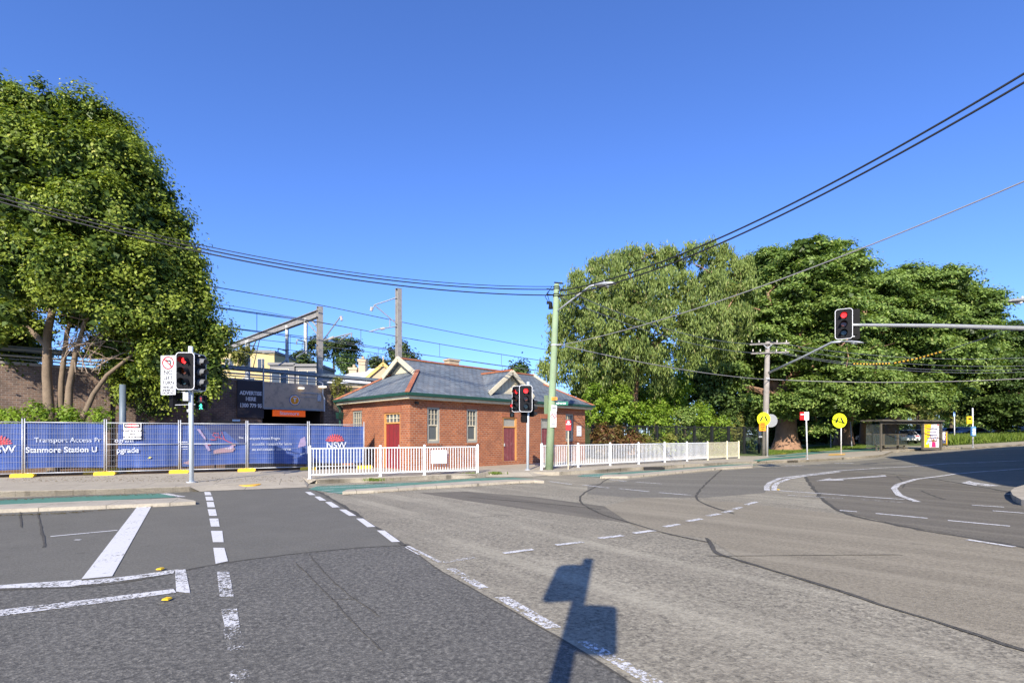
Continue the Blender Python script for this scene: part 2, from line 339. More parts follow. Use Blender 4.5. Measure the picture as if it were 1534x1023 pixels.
def smooth2(path,it=2):
    P=[Vector((p[0],p[1])) for p in path]
    for _ in range(it):
        Q=[P[0]]
        for a,b in zip(P,P[1:]): Q+=[a*.75+b*.25,a*.25+b*.75]
        Q.append(P[-1]); P=Q
    return P
def ribbon_mb(mb,path,w,off,bot=None,side=0,wob=0):
    if off<.05: off*=.4
    return ribbon_raw(mb,path,w,off,bot,side,wob)
def ribbon_raw(mb,path,w,off,bot=None,side=0,wob=0):
    """strip along a ground path. side 0 centred, +1 all to the left. bot: depth of side faces"""
    P=resample(path,1.0 if not wob else .25); n=len(P); L=[];Rr=[]
    for i,p in enumerate(P):
        d=(P[min(i+1,n-1)]-P[max(i-1,0)]).normalized(); q=Vector((-d.y,d.x))
        ww=w*(1+random.uniform(-wob,wob)); j=q*random.uniform(-wob,wob)*w
        a,b=(ww/2,-ww/2) if side==0 else (ww,0) if side>0 else (0,-ww)
        L.append(p+q*a+j); Rr.append(p+q*b+j)
    o=len(mb.v)
    for a,b in zip(L,Rr): mb.v+=[(a.x,a.y,T(a.x)+off),(b.x,b.y,T(b.x)+off)]
    for i in range(n-1): k=o+2*i; mb.f.append((k,k+1,k+3,k+2))
    if bot is not None:
        o2=len(mb.v)
        for a,b in zip(L,Rr): mb.v+=[(a.x,a.y,T(a.x)+bot),(b.x,b.y,T(b.x)+bot)]
        for i in range(n-1):
            k=o+2*i;m=o2+2*i; mb.f+=[(k,k+2,m+2,m),(k+1,m+1,m+3,k+3)]
        mb.f+=[(o,o2,o2+1,o+1)]; k=o+2*(n-1);m=o2+2*(n-1); mb.f+=[(k,k+1,m+1,m)]
def ribbon(name,path,w,off,mat,**kw):
    mb=MB(); ribbon_mb(mb,path,w,off,**kw); o=mb.build(name,mat); return tag(o,kind='structure')
def g2(pts,off=0): return [G(u,v,off) for u,v in pts]
# ============================================================ SETTING
# base ground to the horizon
sheet('ground',[(-900,-300),(1100,-300),(1100,1400),(-900,1400)],-.06,'ground_soil')
sheet('road',[(-70,-30),(150,-30),(150,58),(-70,58)],0,'asphalt_coarse')
# smooth newer asphalt at the side road (above the bitumen seam)
SEAM=[(0,884),(107,880),(200,872),(280,853),(345,842),(420,832),(478,826),(545,820),(608,817)]
sheet('road_surface',g2([(-500,905)]+SEAM+[(563,789),(524,764),(489,742),(462,730.5),(420,731),(312,734),(0,746),(-500,762)]),.004,'asphalt_smooth')
sheet('road_surface',g2([(-900,925),(-500,905)]+SEAM+[(655,852),(742,900),(850,962),(975,1040),(1160,1150),(1500,1400),(-1500,1400)]),.008,'asphalt_grey')
sheet('road_surface',g2([(628,738),(700,736),(800,744),(905,758),(1000,772),(1095,790),(1060,797),(930,782),(800,764),(700,750)]),.004,'asphalt_band')
sheet('road_surface',g2([(905,758),(960,745),(1100,752),(1250,769),(1345,787),(1534,821),(1700,860),(1700,1020),(1534,972),(1380,924),(1240,879),(1115,841),(1060,806),(960,794)]),.008,'asphalt_tan')
sheet('road_surface',g2([(880,726),(1000,712),(1130,701),(1320,687),(1440,676),(1640,668),(1640,757),(1534,742),(1468,730),(1405,719),(1352,712),(1258,705),(1206,711),(1152,722),(1146,738),(1060,745),(940,745),(880,740)]),.004,'asphalt_far')
sheet('road_surface',g2([(1206,712),(1258,705.5),(1352,712.5),(1405,719.5),(1468,730.5),(1534,742),(1640,757),(1640,840),(1534,820),(1345,786),(1256,765),(1233,750),(1213,725)]),.012,'asphalt_band')
# bitumen seams and cracks
def crack(pts,wpx,off=.016,wob=.35):
    P=smooth2([p.xy for p in g2(pts)],2); ribbon('bitumen_seam' if wpx>.03 else 'road_crack',P,wpx,off,'bitumen',wob=wob)
crack([(-300,900)]+SEAM,.05); crack([(462,731),(489,742),(524,764),(563,789),(608,817)],.09)
crack([(608,817),(655,853),(742,901),(850,963),(975,1041),(1100,1120)],.02)
crack([(1204.7,712),(1213,725),(1233,750),(1256,765),(1284,774.6),(1343,787),(1405,798.6),(1468,808.5),(1534,820),(1620,838)],.1,.02)
crack([(1258,705),(1300,706.5),(1354,712),(1405,718),(1468,729),(1520,738)],.1,.02)
crack([(1343,713),(1349,718),(1356,726),(1352,731)],.05,.02)
crack([(1060,806),(1070,829),(1115,842),(1240,880),(1380,925),(1534,974),(1700,1030)],.06,.02)
crack([(1060,833),(1100,833),(1200,832),(1343,831),(1353,832)],.02,.02)
crack([(930,708),(905,720),(895,727.7),(880,735),(871,742),(868,748),(874,757),(900,770),(940,782),(1000,800),(1060,812)],.05,.02)
crack([(1085,700),(1060,722),(1042,740),(1046,752),(1100,770)],.06,.02)
crack([(442,842),(490,888),(530,935),(573,975)],.012,.02,.6); crack([(463,830),(480,852),(520,890),(570,924)],.014,.02,.6); crack([(497,898),(536,897)],.01,.02,.6)
crack([(700,744),(740,748),(850,757),(900,763)],.03,.02); crack([(560,782),(600,783),(635,783)],.012,.02); crack([(697,776),(750,772),(790,772)],.012,.02)
crack([(1380,735),(1395,742),(1415,748)],.06,.02); crack([(30,757),(32,790)],.03,.02); crack([(57,768),(62,790),(66,820)],.03,.02); crack([(1100,676),(1102,677)],.02)
# painted markings
def mark(quads,mat,off=.024,name='lane_marking',w=None):
    mb=MB()
    for q in quads:
        if w is None:
            P=g2(q); 
            mb.add([(p.x,p.y,T(p.x)+off*.4) for p in P],[tuple(range(len(P)))])
        else: ribbon_mb(mb,[p.xy for p in g2(q)],w,off)
    return tag(mb.build(name,mat),kind='structure')
mark([[(206.5,758),(227.5,757.6),(168,863.7),(122,868)]],'paint_fresh',name='stop_line')
mark([[(75.5,804),(176,794.6)]],'paint_fresh',w=.07,off=.025); mark([[(112,809),(121,809)]],'paint_fresh',w=.05)
mark([[(-200,905),(0,882),(107,879.5),(125,876),(122,869),(60,873),(0,877),(-200,893)]],'paint_worn',name='median_line') 
mark([[(107,878),(150,875),(200,868.5),(260,859.5),(262,854),(200,863),(150,868.5),(107,872)]],'paint_worn',.028,name='median_line')
mark([[(262,854),(278,853.5),(285,889.5),(264,887)]],'paint_worn',.027,name='median_line')
mark([[(-200,956),(0,924),(150,904.5),(264,888.5),(260,883),(150,897),(0,914.5),(-200,943)]],'paint_worn',.028,name='median_line')
mark([[(306,737),(315,737),(317,742),(307,742)],[(307.5,744),(318,744),(320,750),(309,750)],[(309.5,752),(320,752),(322,760),(311,760)],[(311,763),(323,763),(325,773),(313.5,773)],[(313.6,777),(327,777),(329,789),(316,789)],[(316,795.5),(333,795.5),(335,812.5),(319,812.5)],[(319.5,821),(336,821),(341.5,841),(323,845)]],'paint_fresh',name='crossing_line')
mark([[(325,857),(343.5,857),(350,894),(329,895)],[(331,914),(355,912),(359,938),(337,941)]],'paint_coarse',name='crossing_line')
mark([[(333,940),(358,936),(367,973),(341,977)],[(342,1006),(370,1003),(385,1060),(352,1060)]],'paint_ghost',name='crossing_line')
def dash(a,b,h): # a,b pixel ends of the upper edge; h horizontal width px at each end
    return [a,(a[0]+h[0],a[1]),(b[0],b[1]),(b[0]-h[1],b[1])]
mark([[(457,737),(465,737),(473,741.7),(464,741.7)],[(471,744),(479,744),(489,750),(479,750)],[(487,752),(496,752),(509,760),(498,760.5)],[(508,763.5),(518,763.5),(534,773),(523,773)],[(533.5,777),(544,777),(562.5,789.5),(550.5,790)],[(564.5,795),(576,795),(599.5,812),(587,812.5)]],'paint_fresh',name='crossing_line',off=.026)
mark([[(608.5,818.5),(614,818.5),(662,842.5),(656,843)],[(606,820),(608.5,820),(630,831.5),(626,831.5)]],'paint_worn',name='crossing_line',off=.026)
mark([[(668,852.5),(682,852),(732,881),(717,883)],[(741,895.5),(762,895),(841,940.5),(818,943)],[(864,962.5),(886,961.5),(995,1024),(966,1025)],[(1035,1060),(1060,1058),(1220,1140),(1180,1145)]],'paint_coarse',name='crossing_line',off=.026)
mark([[(754.6,829.5),(798.6,823.5)],[(832.9,817),(873.6,812.5)]],'paint_worn',w=.1,name='crossing_line',off=.03)
mark([[(664,843),(711,836)]],'paint_ghost',w=.1,name='crossing_line',off=.03)
mark([[(898,807),(933,802.5)],[(950,799.3),(980,795)],[(995,789.5),(1018,785.8)],[(1030,781.3),(1051,777.5)],[(1060,773.3),(1078,770)],[(1084,768.3),(1097,765)],[(1118,756.5),(1133,752)],[(1100,763),(1110,760)]],'paint_worn',w=.12,name='crossing_line',off=.03)
arcO=[(1149,735),(1148.5,729),(1153,723.6),(1168,716.8),(1204.7,711.7),(1258,705.2),(1310,701.5),(1362,699),(1420,694.5),(1534,689.7)]
arcI=[(1160,735),(1160,729),(1164,723.8),(1182,717.2),(1206,713.2),(1258,707)]
mark([[tuple(p) for p in arcO]],'paint_worn',w=.16,off=.032,name='centre_line'); mark([arcI],'paint_worn',w=.16,off=.032,name='centre_line')
mark([[(1166.5,735),(1230,739.5),(1300,744.7),(1354.6,748.5)]],'paint_worn',w=.14,off=.032); mark([[(1179,742),(1263,746.8)],[(1290,748.5),(1352,753)]],'paint_coarse',w=.07,off=.032)
mark([[(1221,720.5),(1244,716.5),(1246,718),(1326,711.8),(1328,713.8),(1262,718),(1264,719.6)]],'paint_worn',off=.032,name='turn_arrow')
mark([[(1440,723.5),(1452,720.5),(1458,722.5),(1500,728),(1479,728.6),(1462,726),(1464,728)]],'paint_worn',off=.032,name='turn_arrow')
mark([[(1534,702),(1470,706.5),(1431,710),(1371.6,718),(1345,726),(1339,732),(1347,742),(1374,752)]],'paint_worn',w=.16,off=.033,name='centre_line')
mark([[(1258,765),(1284,767)],[(1312,769.5),(1390,776.8)],[(1420,780),(1513,788.7)],[(1449,809),(1520,820)],[(1456,757),(1504,760)],[(1487,765.5),(1600,774)],[(1505,740),(1560,744)]],'paint_worn',w=.12,off=.033)
mark([[(1176,697.6),(1203,697.6)],[(1251,694),(1278,694)],[(1225,696),(1228,696)]],'paint_worn',w=.3,off=.033)
mark([[(912.8,718.4),(939,721.4)],[(952,722),(992,725)],[(822.8,721.3),(857,725.8)],[(873,726.6),(912,731)],[(927.5,732),(972.5,736.6)],[(987,738),(1035,742)]],'paint_worn',w=.1,off=.03)
mark([[(1400,685),(1534,678)],[(1455,693),(1534,696)]],'paint_ghost',w=.16,off=.03)
for p in ((240,852.3,'near the upper median line'),(250,897.3,'below the lower median line'),(1165.7,733.3,'at the tip of the double curved line')):
    q=G(p[0],p[1],.02); mb=MB(); mb.prism([(-.036,0),(.036,0),(.024,.016),(-.024,.016)],-.032,.032,lambda a,t:Vector((q.x+a[0],q.y+t,q.z+a[1])))
    tag(mb.build('road_stud','yellow_block'),'small yellow raised road marker '+p[2],'road stud','yellow road studs')
# ------------------------------------------------------------ footpath
FP=[g.xy for g in g2([(-700,755),(-300,741),(0,736),(162,732.6),(284,729)],H)]
RAMP=[g.xy for g in g2([(312,735),(345,733.7),(420,731),(460,729.2)],0.015)]
FP2=[g.xy for g in g2([(475,718),(600,714.3),(715,709.8)],H)]
FP3=[g.xy for g in g2([(838,706.5),(930,701),(985,697.8),(1050,694),(1090,692),(1134,690.7),(1179,689.5),(1207,688.3),(1257,685.5),(1300,682.6),(1322,680.5),(1331,677.5),(1336,675.5),(1391,670.5),(1461,669.5),(1534,664.8),(1700,655)],H)]
back=[(120,60),(120,75),(60,75),(24,62),(12,58),(-6,40),(-16,30),(-24,22),(-45,16)]
RB=[(-9.35,16.0),(-8.75,16.75),(-8.2,17.5)]
RB2=[(-.9,20.75),(-.1,21.0),(.8,21.1)]
sheet('footpath',[tuple(p) for p in FP]+RB+[(FP2[0].x-.75,FP2[0].y+.6)]+[tuple(p) for p in FP2]+RB2+[tuple(p) for p in FP3]+back,H,'footpath',skirt=.2)
def ramp_piece(f,b,name='footpath'):
    mb=MB(); n=len(f)
    for a,c in zip(f,b): mb.v+=[(a[0],a[1],.012),(c[0],c[1],H+.001)]
    for i in range(n-1): mb.f.append((2*i,2*i+2,2*i+3,2*i+1))
    tag(mb.build(name,'footpath'),kind='structure')
ramp_piece([FP[-1]+Vector((.35,-.05))]+RAMP+[FP2[0]-Vector((.25,.1))],[FP[-1]]+RB+[(FP2[0].x-.75,FP2[0].y+.6),FP2[0]])
q=[g.xy for g in g2([(717,713.5),(745,714),(800,713.5),(838,710)],.012)]
ramp_piece([q[0]]+q,[FP2[-1]]+RB2+[FP3[0]])
def kerb(path,h=H): 
    mb=MB(); ribbon_mb(mb,path,.16,h+.006,bot=-.02,side=1); tag(mb.build('kerb','kerb_concrete'),kind='structure')
kerb(FP); kerb(FP2); kerb(FP3)
# separator islands of the bike lane
def island(outer,inner,h=.085):
    P=[g.xy for g in g2(outer+inner[::-1],h)]
    sheet('kerb',[tuple(p) for p in P],h,'kerb_concrete',skirt=h+.02)
island([(-600,797),(-200,774),(0,762.5),(162,756.5),(250,753),(293,750.5)],[(-600,783),(-200,765),(0,755.5),(130,750),(268,745.5),(290,749)])
island([(513,736),(560,734),(628,729),(700,725),(760,721),(800,719.5),(815,720)],[(520,733),(560,730.5),(628,725.5),(700,720.5),(760,718),(800,717.5),(813,718.5)])
island([(899,713.5),(940,713),(997,708),(1067,701.5),(1128,698)],[(905,710.5),(940,709.5),(985,706),(1060,699.5),(1128,694.8)])
sheet('bike_lane',g2([(-300,767),(0,757),(140,750.5),(266,744.5),(238,739.3),(165,742),(0,749),(-300,757)],0),.02,'green_lane')
mark([[(238,739.3),(252,739.3),(280,744.3),(266,744.6)],[(-300,772),(0,761),(140,753),(140,751.5),(0,758),(-300,768)]],'paint_worn',off=.024)
sheet('bike_lane',g2([(462,733),(475,728.5),(628,722.5),(715,716.3),(768,715.5),(800,717.5),(700,723.5),(600,731),(511,740)],0),.02,'green_lane')
mark([[(482,735.5),(500,733.6)],[(490,739),(620,729.5)],[(477,731),(600,726)]],'paint_worn',w=.07,off=.026)
sheet('bike_lane',g2([(864,713.8),(875,711),(1000,703.8),(1115,693.5),(1134,696),(1060,703.5),(985,710),(905,714.8)],0),.02,'green_lane')
mark([[(864,711.5),(905,711)],[(872,714.5),(1000,709)]],'paint_worn',w=.1,off=.026)
sheet('bike_lane',g2([(1128,689.5),(1153,686),(1207,682.3),(1207,685),(1153,689),(1136,691)],H),H+.012,'green_lane')
sheet('bike_lane',g2([(1150,683.5),(1205,678),(1317,671.5),(1317,674.5),(1240,678),(1207,681),(1153,684.5)],H),H+.012,'green_lane')
for q in ([(1153,680),(1162,678.3),(1181,678.3),(1176,680)],[(1240,682),(1243,680.3),(1267,679.7),(1265,681.5)]): sheet('tactile_paving',[tuple(p.xy) for p in g2(q,H)],H+.016,'tactile')
# lawn at the right, dirt yard behind the hoarding, planting bed behind the railings
sheet('lawn',[tuple(p.xy) for p in g2([(1118,683),(1150,682.5),(1205,677.3),(1317,670.8),(1318,668.2)],H)]+[tuple(p.xy) for p in g2([(1420,667.5),(1534,661),(1700,652)],H)]+[(130,130),(30,130),(14,70),(15,38)],H+.006,'lawn')
sheet('dirt',[(-45,9),(-20.3,17.7),(-7.0,23.5),(-9.6,26.6),(-9,27.5),(-14,30),(-24,20.5),(-45,2)],H+.006,'dirt')
sheet('garden_bed',[(5.6,33),(8.5,33.8),(14,38.5),(16,42),(12,60),(-4,42)],H+.008,'ground_soil')
# small round traffic island at the right edge
island([(1517,741),(1514,735),(1520,730),(1534,726),(1570,720)],[(1530,748),(1560,752),(1600,752),(1640,745),(1640,725)],.15)
ribbon('bitumen_seam',[p.xy for p in g2([(1513,737),(1512,743),(1525,750),(1545,755)])],.16,.03,'bitumen')
# manhole lid on the ramp
q=G(374,725.5,.09); mb=MB(); mb.tube([(q.x,q.y,.03),(q.x,q.y,.095)],.33,24); tag(mb.build('manhole_lid','tactile'),'round access lid with faded orange rim on the footpath ramp','lid')
mb=MB(); q=G(979,699,H); mb.cbx((q.x,q.y-.05,.075),(1.0,.3,.13),Matrix.Identity(4)); tag(mb.build('drain_inlet','dark_void'),'dark drain opening in the kerb below the long white railing','drain')
# ============================================================ STATION BUILDING
PI4=math.pi/4
d1=Vector((.70711,.70711,0)); d2=Vector((-.70711,.70711,0))
BC=Vector((-4.54,22.2,H-.02))
st=thing('station_building','single storey red brick station office with slate roof and terracotta ridge tiles','building',BC,PI4)
def tpos(u,s=0):      # local x on the front face seen at pixel column u
    r=(u-CU)/F; # BC.x+.7071(t-s) = r*(BC.y+.7071(t+s))
    return (r*(BC.y+.70711*s)-BC.x+.70711*s)/(.70711*(1-r))
def zf(u,v,t): # height at front-face column
    Y=BC.y+.70711*t; return CAMZ-(v-HV)/F*Y-BC.z
def spos(u):
    r=(u-CU)/F; return (r*BC.y-BC.x)/(-.70711*(1+r))
def zl(u,v): s=spos(u); return CAMZ-(v-HV)/F*(BC.y+.70711*s)-BC.z
BL,BD,BH=12.9,6.35,3.42
def wall_open(mb,axis,pos,L,Hh,ops,depth=.14,inward=1):
    """wall face in plane axis=const with openings (a0,a1,z0,z1) and reveals"""
    xs=sorted({0,L}|{o[0] for o in ops}|{o[1] for o in ops}); zs=sorted({0,Hh}|{o[2] for o in ops}|{o[3] for o in ops})
    fn=(lambda a,z,d:(a,pos+d*inward,z)) if axis=='y' else (lambda a,z,d:(pos+d*inward,a,z))
    for i in range(len(xs)-1):
        for j in range(len(zs)-1):
            cx=(xs[i]+xs[i+1])/2; cz=(zs[j]+zs[j+1])/2
            if any(o[0]<cx<o[1] and o[2]<cz<o[3] for o in ops): continue
            mb.add([fn(xs[i],zs[j],0),fn(xs[i+1],zs[j],0),fn(xs[i+1],zs[j+1],0),fn(xs[i],zs[j+1],0)],[(0,1,2,3)])
    for a0,a1,z0,z1 in ops:
        for P in (((a0,z0),(a0,z1)),((a1,z0),(a1,z1)),((a0,z0),(a1,z0)),((a0,z1),(a1,z1))):
            mb.add([fn(*P[0],0),fn(*P[1],0),fn(*P[1],depth),fn(*P[0],depth)],[(0,1,2,3)])
w1=(tpos(640),tpos(659)); w2=(tpos(699),tpos(715.5)); dA=(tpos(753),tpos(774.5)); dB=(tpos(810.5),tpos(828)); w3=(tpos(847.5),tpos(859))
zt1=zf(650,610,tpos(650)); zb1=zf(650,663.5,tpos(650))
zdT=zf(764,625,tpos(764)); zdM=zf(764,640.5,tpos(764)); 
ops=[(w1[0],w1[1],zb1,zt1),(w2[0],w2[1],zb1,zt1),(dA[0],dA[1],.05,zdT),(dB[0],dB[1],.05,zdT),(w3[0],w3[1],zb1,zt1)]
wl=(spos(542),spos(528)); dl=(spos(599.5),spos(575))
zlw=(.95,zl(535,615)); zld=zl(588,618)
opl=[(wl[0],wl[1],zlw[0],zlw[1]),(dl[0],dl[1],.05,zld)]
mb=MB(); wall_open(mb,'y',0,BL,BH,ops); wall_open(mb,'x',0,BD,BH,opl)
mb.add([(BL,0,0),(BL,BD,0),(BL,BD,BH),(BL,0,BH)],[(0,1,2,3)]); mb.add([(0,BD,0),(BL,BD,0),(BL,BD,BH),(0,BD,BH)],[(0,1,2,3)])
wall=mb.build('wall','brick_red',st,fixn=False)
mb=MB()
for a0,a1,z0,z1 in ops[:1]+ops[1:2]+ops[4:]: mb.bx(a0-.06,a1+.06,-.05,.13,z0-.12,z0-.002)
mb.bx(-.03,BL+.03,-.035,-.003,0,.22); mb.bx(-.035,-.003,-.03,dl[0]-.02,0,.22); mb.bx(-.035,-.003,dl[1]+.02,BD,0,.22)
mb.build('sill','brick_red',st)
mb=MB() # arched lintels of soldier bricks, slightly proud
for a0,a1,z0,z1 in opl: mb=MB(); mb.bx(-.025,.05,a0-.1,a1+.1,z1+.002,z1+.3); mb.build('lintel','terracotta',st)
for a0,a1,z0,z1 in ops: mb=MB(); mb.bx(a0-.08,a1+.08,-.02,.05,z1+.002,z1+.24); mb.build('lintel','terracotta',st)
def sash(axis,o,lights=(3,3),name='window',arch=False):
    a0,a1,z0,z1=o
    f=(lambda x0,x1,q0,q1,c0,c1,m: m.bx(x0,x1,q0,q1,c0,c1)) if axis=='y' else (lambda x0,x1,q0,q1,c0,c1,m: m.bx(q0,q1,x0,x1,c0,c1))
    m=MB(); t=.09
    f(a0,a0+t,.03,.13,z0,z1,m); f(a1-t,a1,.03,.13,z0,z1,m); f(a0+t,a1-t,.03,.13,z1-t,z1,m); f(a0+t,a1-t,.02,.13,z0,z0+.1,m)
    w=m.build(name,'window_frame',st)
    zm=(z0+z1)/2; m=MB(); i0,i1=a0+t,a1-t
    f(i0,i1,.05,.1,zm-.03,zm+.03,m); f(i0,i0+.05,.055,.1,z0+.1,zm-.03,m); f(i1-.05,i1,.055,.1,z0+.1,zm-.03,m); f(i0+.05,i1-.05,.055,.1,z0+.1,z0+.17,m)
    n=lights[0]
    for k in range(1,n): x=i0+(i1-i0)*k/n; f(x-.014,x+.014,.06,.09,zm+.03,z1-t,m)
    for k in range(1,lights[1]): z=zm+.03+(z1-t-zm-.03)*k/lights[1]; f(i0,i1,.062,.088,z-.012,z+.012,m)
    m.build('sash','sash_cream',w); m=MB(); f(i0,i1,.1,.108,z0+.1,z1-t,m); m.build('pane','glass_pane',w)
    m=MB(); f(i0+.005,i1-.005,.112,.125,z0+.1,zm,m); m.build('blind','blind_grey',w)
for o in (ops[0],ops[1],ops[4]): sash('y',o)
sash('x',opl[0],(4,3))
# doors
def door(axis,o,mat,zm,fr,tr_mat,label):
    a0,a1,z0,z1=o
    f=(lambda x0,x1,q0,q1,c0,c1,m: m.bx(x0,x1,q0,q1,c0,c1)) if axis=='y' else (lambda x0,x1,q0,q1,c0,c1,m: m.bx(q0,q1,x0,x1,c0,c1))
    m=MB(); f(a0,a0+.09,.03,.14,z0,z1,m); f(a1-.09,a1,.03,.14,z0,z1,m); f(a0+.09,a1-.09,.03,.14,z1-.07,z1,m); f(a0+.09,a1-.09,.03,.14,zm,zm+.07,m)
    d=m.build('door_frame',fr,st)
    m=MB(); f(a0+.09,a1-.09,.08,.13,z0,zm,m); lf=m.build('door',mat,st); lf['label']=label
    m=MB(); n=4
    for k in range(1,n): x=a0+.09+(a1-a0-.18)*k/n; f(x-.006,x+.006,.074,.081,z0+.1,zm-.06,m)
    m.build('board_joint','dark_void',lf)
    m=MB(); f(a0+.16,a0+.2,.03,.08,1.0,1.14,m); m.build('handle','galv',lf)
    m=MB(); f(a0+.09,a1-.09,.1,.115,zm+.07,z1-.07,m); tr=m.build('transom',tr_mat,d)
    if tr_mat=='glass_pane':
        m=MB(); 
        for k in range(1,4): x=a0+.09+(a1-a0-.18)*k/4; f(x-.015,x+.015,.06,.1,zm+.07,z1-.07,m)
        zc=(zm+z1)/2; f(a0+.09,a1-.09,.062,.098,zc-.015,zc+.015,m); m.build('glazing_bar','cream',d)
    return lf
door('x',opl[1],'door_red',zl(588,634.5),'ochre_frame','glass_pane','red boarded door')
door('y',ops[2],'door_maroon',zdM,'ochre_frame','window_frame','scuffed maroon door with graffiti')
door('y',ops[3],'door_maroon',zdM,'window_frame','window_frame','maroon door behind the green pole')
# roof
ov=.42; ze=BH-.02; k=.575; yr=BD/2; zr=ze+(yr+ov)*k
def zroof(s): return ze+(s+ov)*k
sf=1.95; ta=1.75; tb=BL-1.75; zfoot=zroof(sf)
mb=MB()
A=(-ov,-ov,ze);B=(BL+ov,-ov,ze);C=(BL+ov,BD+.12,ze);D=(-ov,BD+.12,ze)
gl0=(ta,sf,zfoot);gl1=(ta,BD-sf,zfoot);gr0=(tb,sf,zfoot);gr1=(tb,BD-sf,zfoot)
ax=ta-.35; bx_=tb+.35
r0=(ax,yr,zr);r1=(bx_,yr,zr)
e0=(ax,sf,zfoot);e1=(bx_,sf,zfoot);e2=(bx_,BD-sf,zfoot);e3=(ax,BD-sf,zfoot)
mb.add([A,B,gr0,e1,r1,r0,e0,gl0],[(0,1,2,7),(7,2,3,4),(7,4,5,6)])
mb.add([D,C,gr1,e2,r1,r0,e3,gl1],[(1,0,7,2),(2,7,4,3),(4,7,6,5)])
mb.add([A,D,gl1,gl0],[(0,3,2,1)]); mb.add([B,C,gr1,gr0],[(0,1,2,3)])
mb.add([(p[0],p[1],p[2]-.09) for p in (A,B,C,D)],[(0,1,2,3)])
roof=mb.build('roof','slate',st,fixn=False)
mb=MB()
for p0,p1 in ((r0,r1),(A,gl0),(B,gr0),(C,gr1),(D,gl1)):
    mb.beam((p0[0],p0[1],p0[2]+.03),(p1[0],p1[1],p1[2]+.03),.2,.08)
mb.build('ridge_tiles','terracotta',roof)
for x,sx in ((ax,-1),(bx_,1)):
    mb=MB()
    for y in (sf-.25,BD-sf+.25): mb.beam((x+sx*.03,y,zroof(min(y,BD-y))),(x+sx*.03,yr,zr+.02),.06,.24)
    mb.build('barge_board','cream',roof)
for x in (ta-.02,tb+.02): mb=MB(); mb.prism([(sf,zfoot),(BD-sf,zfoot),(yr,zr-.02)],-.02,.02,lambda p,t,x=x:(x+t,p[0],p[1])); mb.build('gablet','cream',roof)
mb=MB()
for a,b in ((A,B),(B,C),(C,D),(D,A)):
    a=Vector(a);b=Vector(b); mb.beam((a.x,a.y,a.z-.02),(b.x,b.y,b.z-.02),.14,.13)
mb.build('gutter','green_paint',st)
mb=MB(); mb.bx(-ov+.08,BL+ov-.08,-ov+.08,-.001,ze-.22,ze-.1); mb.bx(-ov+.08,-.001,0,BD+.05,ze-.22,ze-.1); mb.bx(BL+.001,BL+ov-.08,0,BD+.05,ze-.22,ze-.1); mb.build('eaves','cream',st)
# small front gable
tc=tpos(761.5,.3); hw=1.54; s0=.3; zb=zroof(s0); zp=zb+1.22; sback=(zp-ze)/k-ov
mb=MB(); yv=s0-.3
mb.add([(tc,yv,zp),(tc-hw-.1,yv,zb-.06),(tc-hw-.1,s0+.1,zb-.06),(tc,sback,zp)],[(0,1,2,3)]); mb.add([(tc,yv,zp),(tc+hw+.1,yv,zb-.06),(tc+hw+.1,s0+.1,zb-.06),(tc,sback,zp)],[(0,3,2,1)])
gb=mb.build('dormer','slate',roof,fixn=False)
mb=MB(); mb.beam((tc,yv,zp+.03),(tc,sback,zp+.03),.2,.1); mb.build('ridge_tiles','terracotta',gb)
mb=MB(); 
for sx in (-1,1): mb.beam((tc+sx*(hw+.14),yv-.03,zb-.12),(tc,yv-.03,zp-.06),.06,.22)
mb.build('barge_board','cream',gb)
mb=MB(); mb.prism([(-hw,zb),(hw,zb),(0,zp-.05)],0,.04,lambda p,t:(tc+p[0],s0+t,p[1])); mb.build('gable_panel','cream',gb)
mb=MB()
for i in range(-4,5): 
    hh=(zp-.2-zb)*(1-abs(i)/5.2)
    mb.bx(tc+i*.26-.02,tc+i*.26+.02,s0-.02,s0-.001,zb,zb+hh)
mb.bx(tc-hw*.95,tc+hw*.95,s0-.03,s0-.001,zb-.02,zb+.12); mb.build('batten','sash_cream',gb)
mb=MB(); x=tpos(679,yr+.5); mb.bx(x-.35,x+.35,yr+.4,yr+.9,zr-.6,zr+.35); mb.bx(x-.4,x+.4,yr+.35,yr+.95,zr+.35,zr+.45); mb.build('chimney','chimney_cream',roof)
# downpipe with hopper on the left corner, security light, small wall items
mb=MB(); mb.tube([(-ov,BD+.1,ze-.05),(-.12,BD+.1,ze-.45),(-.12,BD+.1,ze-.62)],.05,8); mb.tube([(-.12,BD+.1,ze-.95),(-.12,BD+.1,.05)],.06,8); mb.prism([(-.2,-.62),(.2,-.62),(.13,-.95),(-.13,-.95)],-.15,.15,lambda p,t:(-.12+t,BD+.1+p[0],ze+p[1])); mb.build('downpipe','green_paint',st)
mb=MB(); mb.cbx((.3,-.1,ze-.38),(.14,.14,.1)); mb.tube([(.3,-.01,ze-.34),(.3,-.2,ze-.42)],.045,8); mb.build('security_light','visor_grey',st)
def plate(u0,u1,v0,v1,mat,name,label):
    a,b=tpos(u0),tpos(u1); m=MB(); m.bx(a,b,-.03,-.004,zf((u0+u1)/2,v1,(a+b)/2),zf((u0+u1)/2,v0,(a+b)/2))
    return a,b
a=tpos(867); zz=zf(867,645.5,a)
nb=thing('notice_board','small white framed notice fixed to the brick at the right end of the station front','notice board',BC+d1*a+Vector((0,0,zz)),PI4)
mb=MB(); mb.bx(-.22,.22,-.04,-.004,-.32,.32); mb.build('frame','galv',nb); mb=MB(); mb.bx(-.19,.19,-.046,-.041,-.29,.29); s_=mb.build('sheet','white_plain',nb)
mb=MB(); 
for i in range(5): mb.bx(-.14,.14-.05*(i%2),-.05,-.047,.18-.1*i,.2-.1*i)
mb.build('lettering','ad_text',nb)
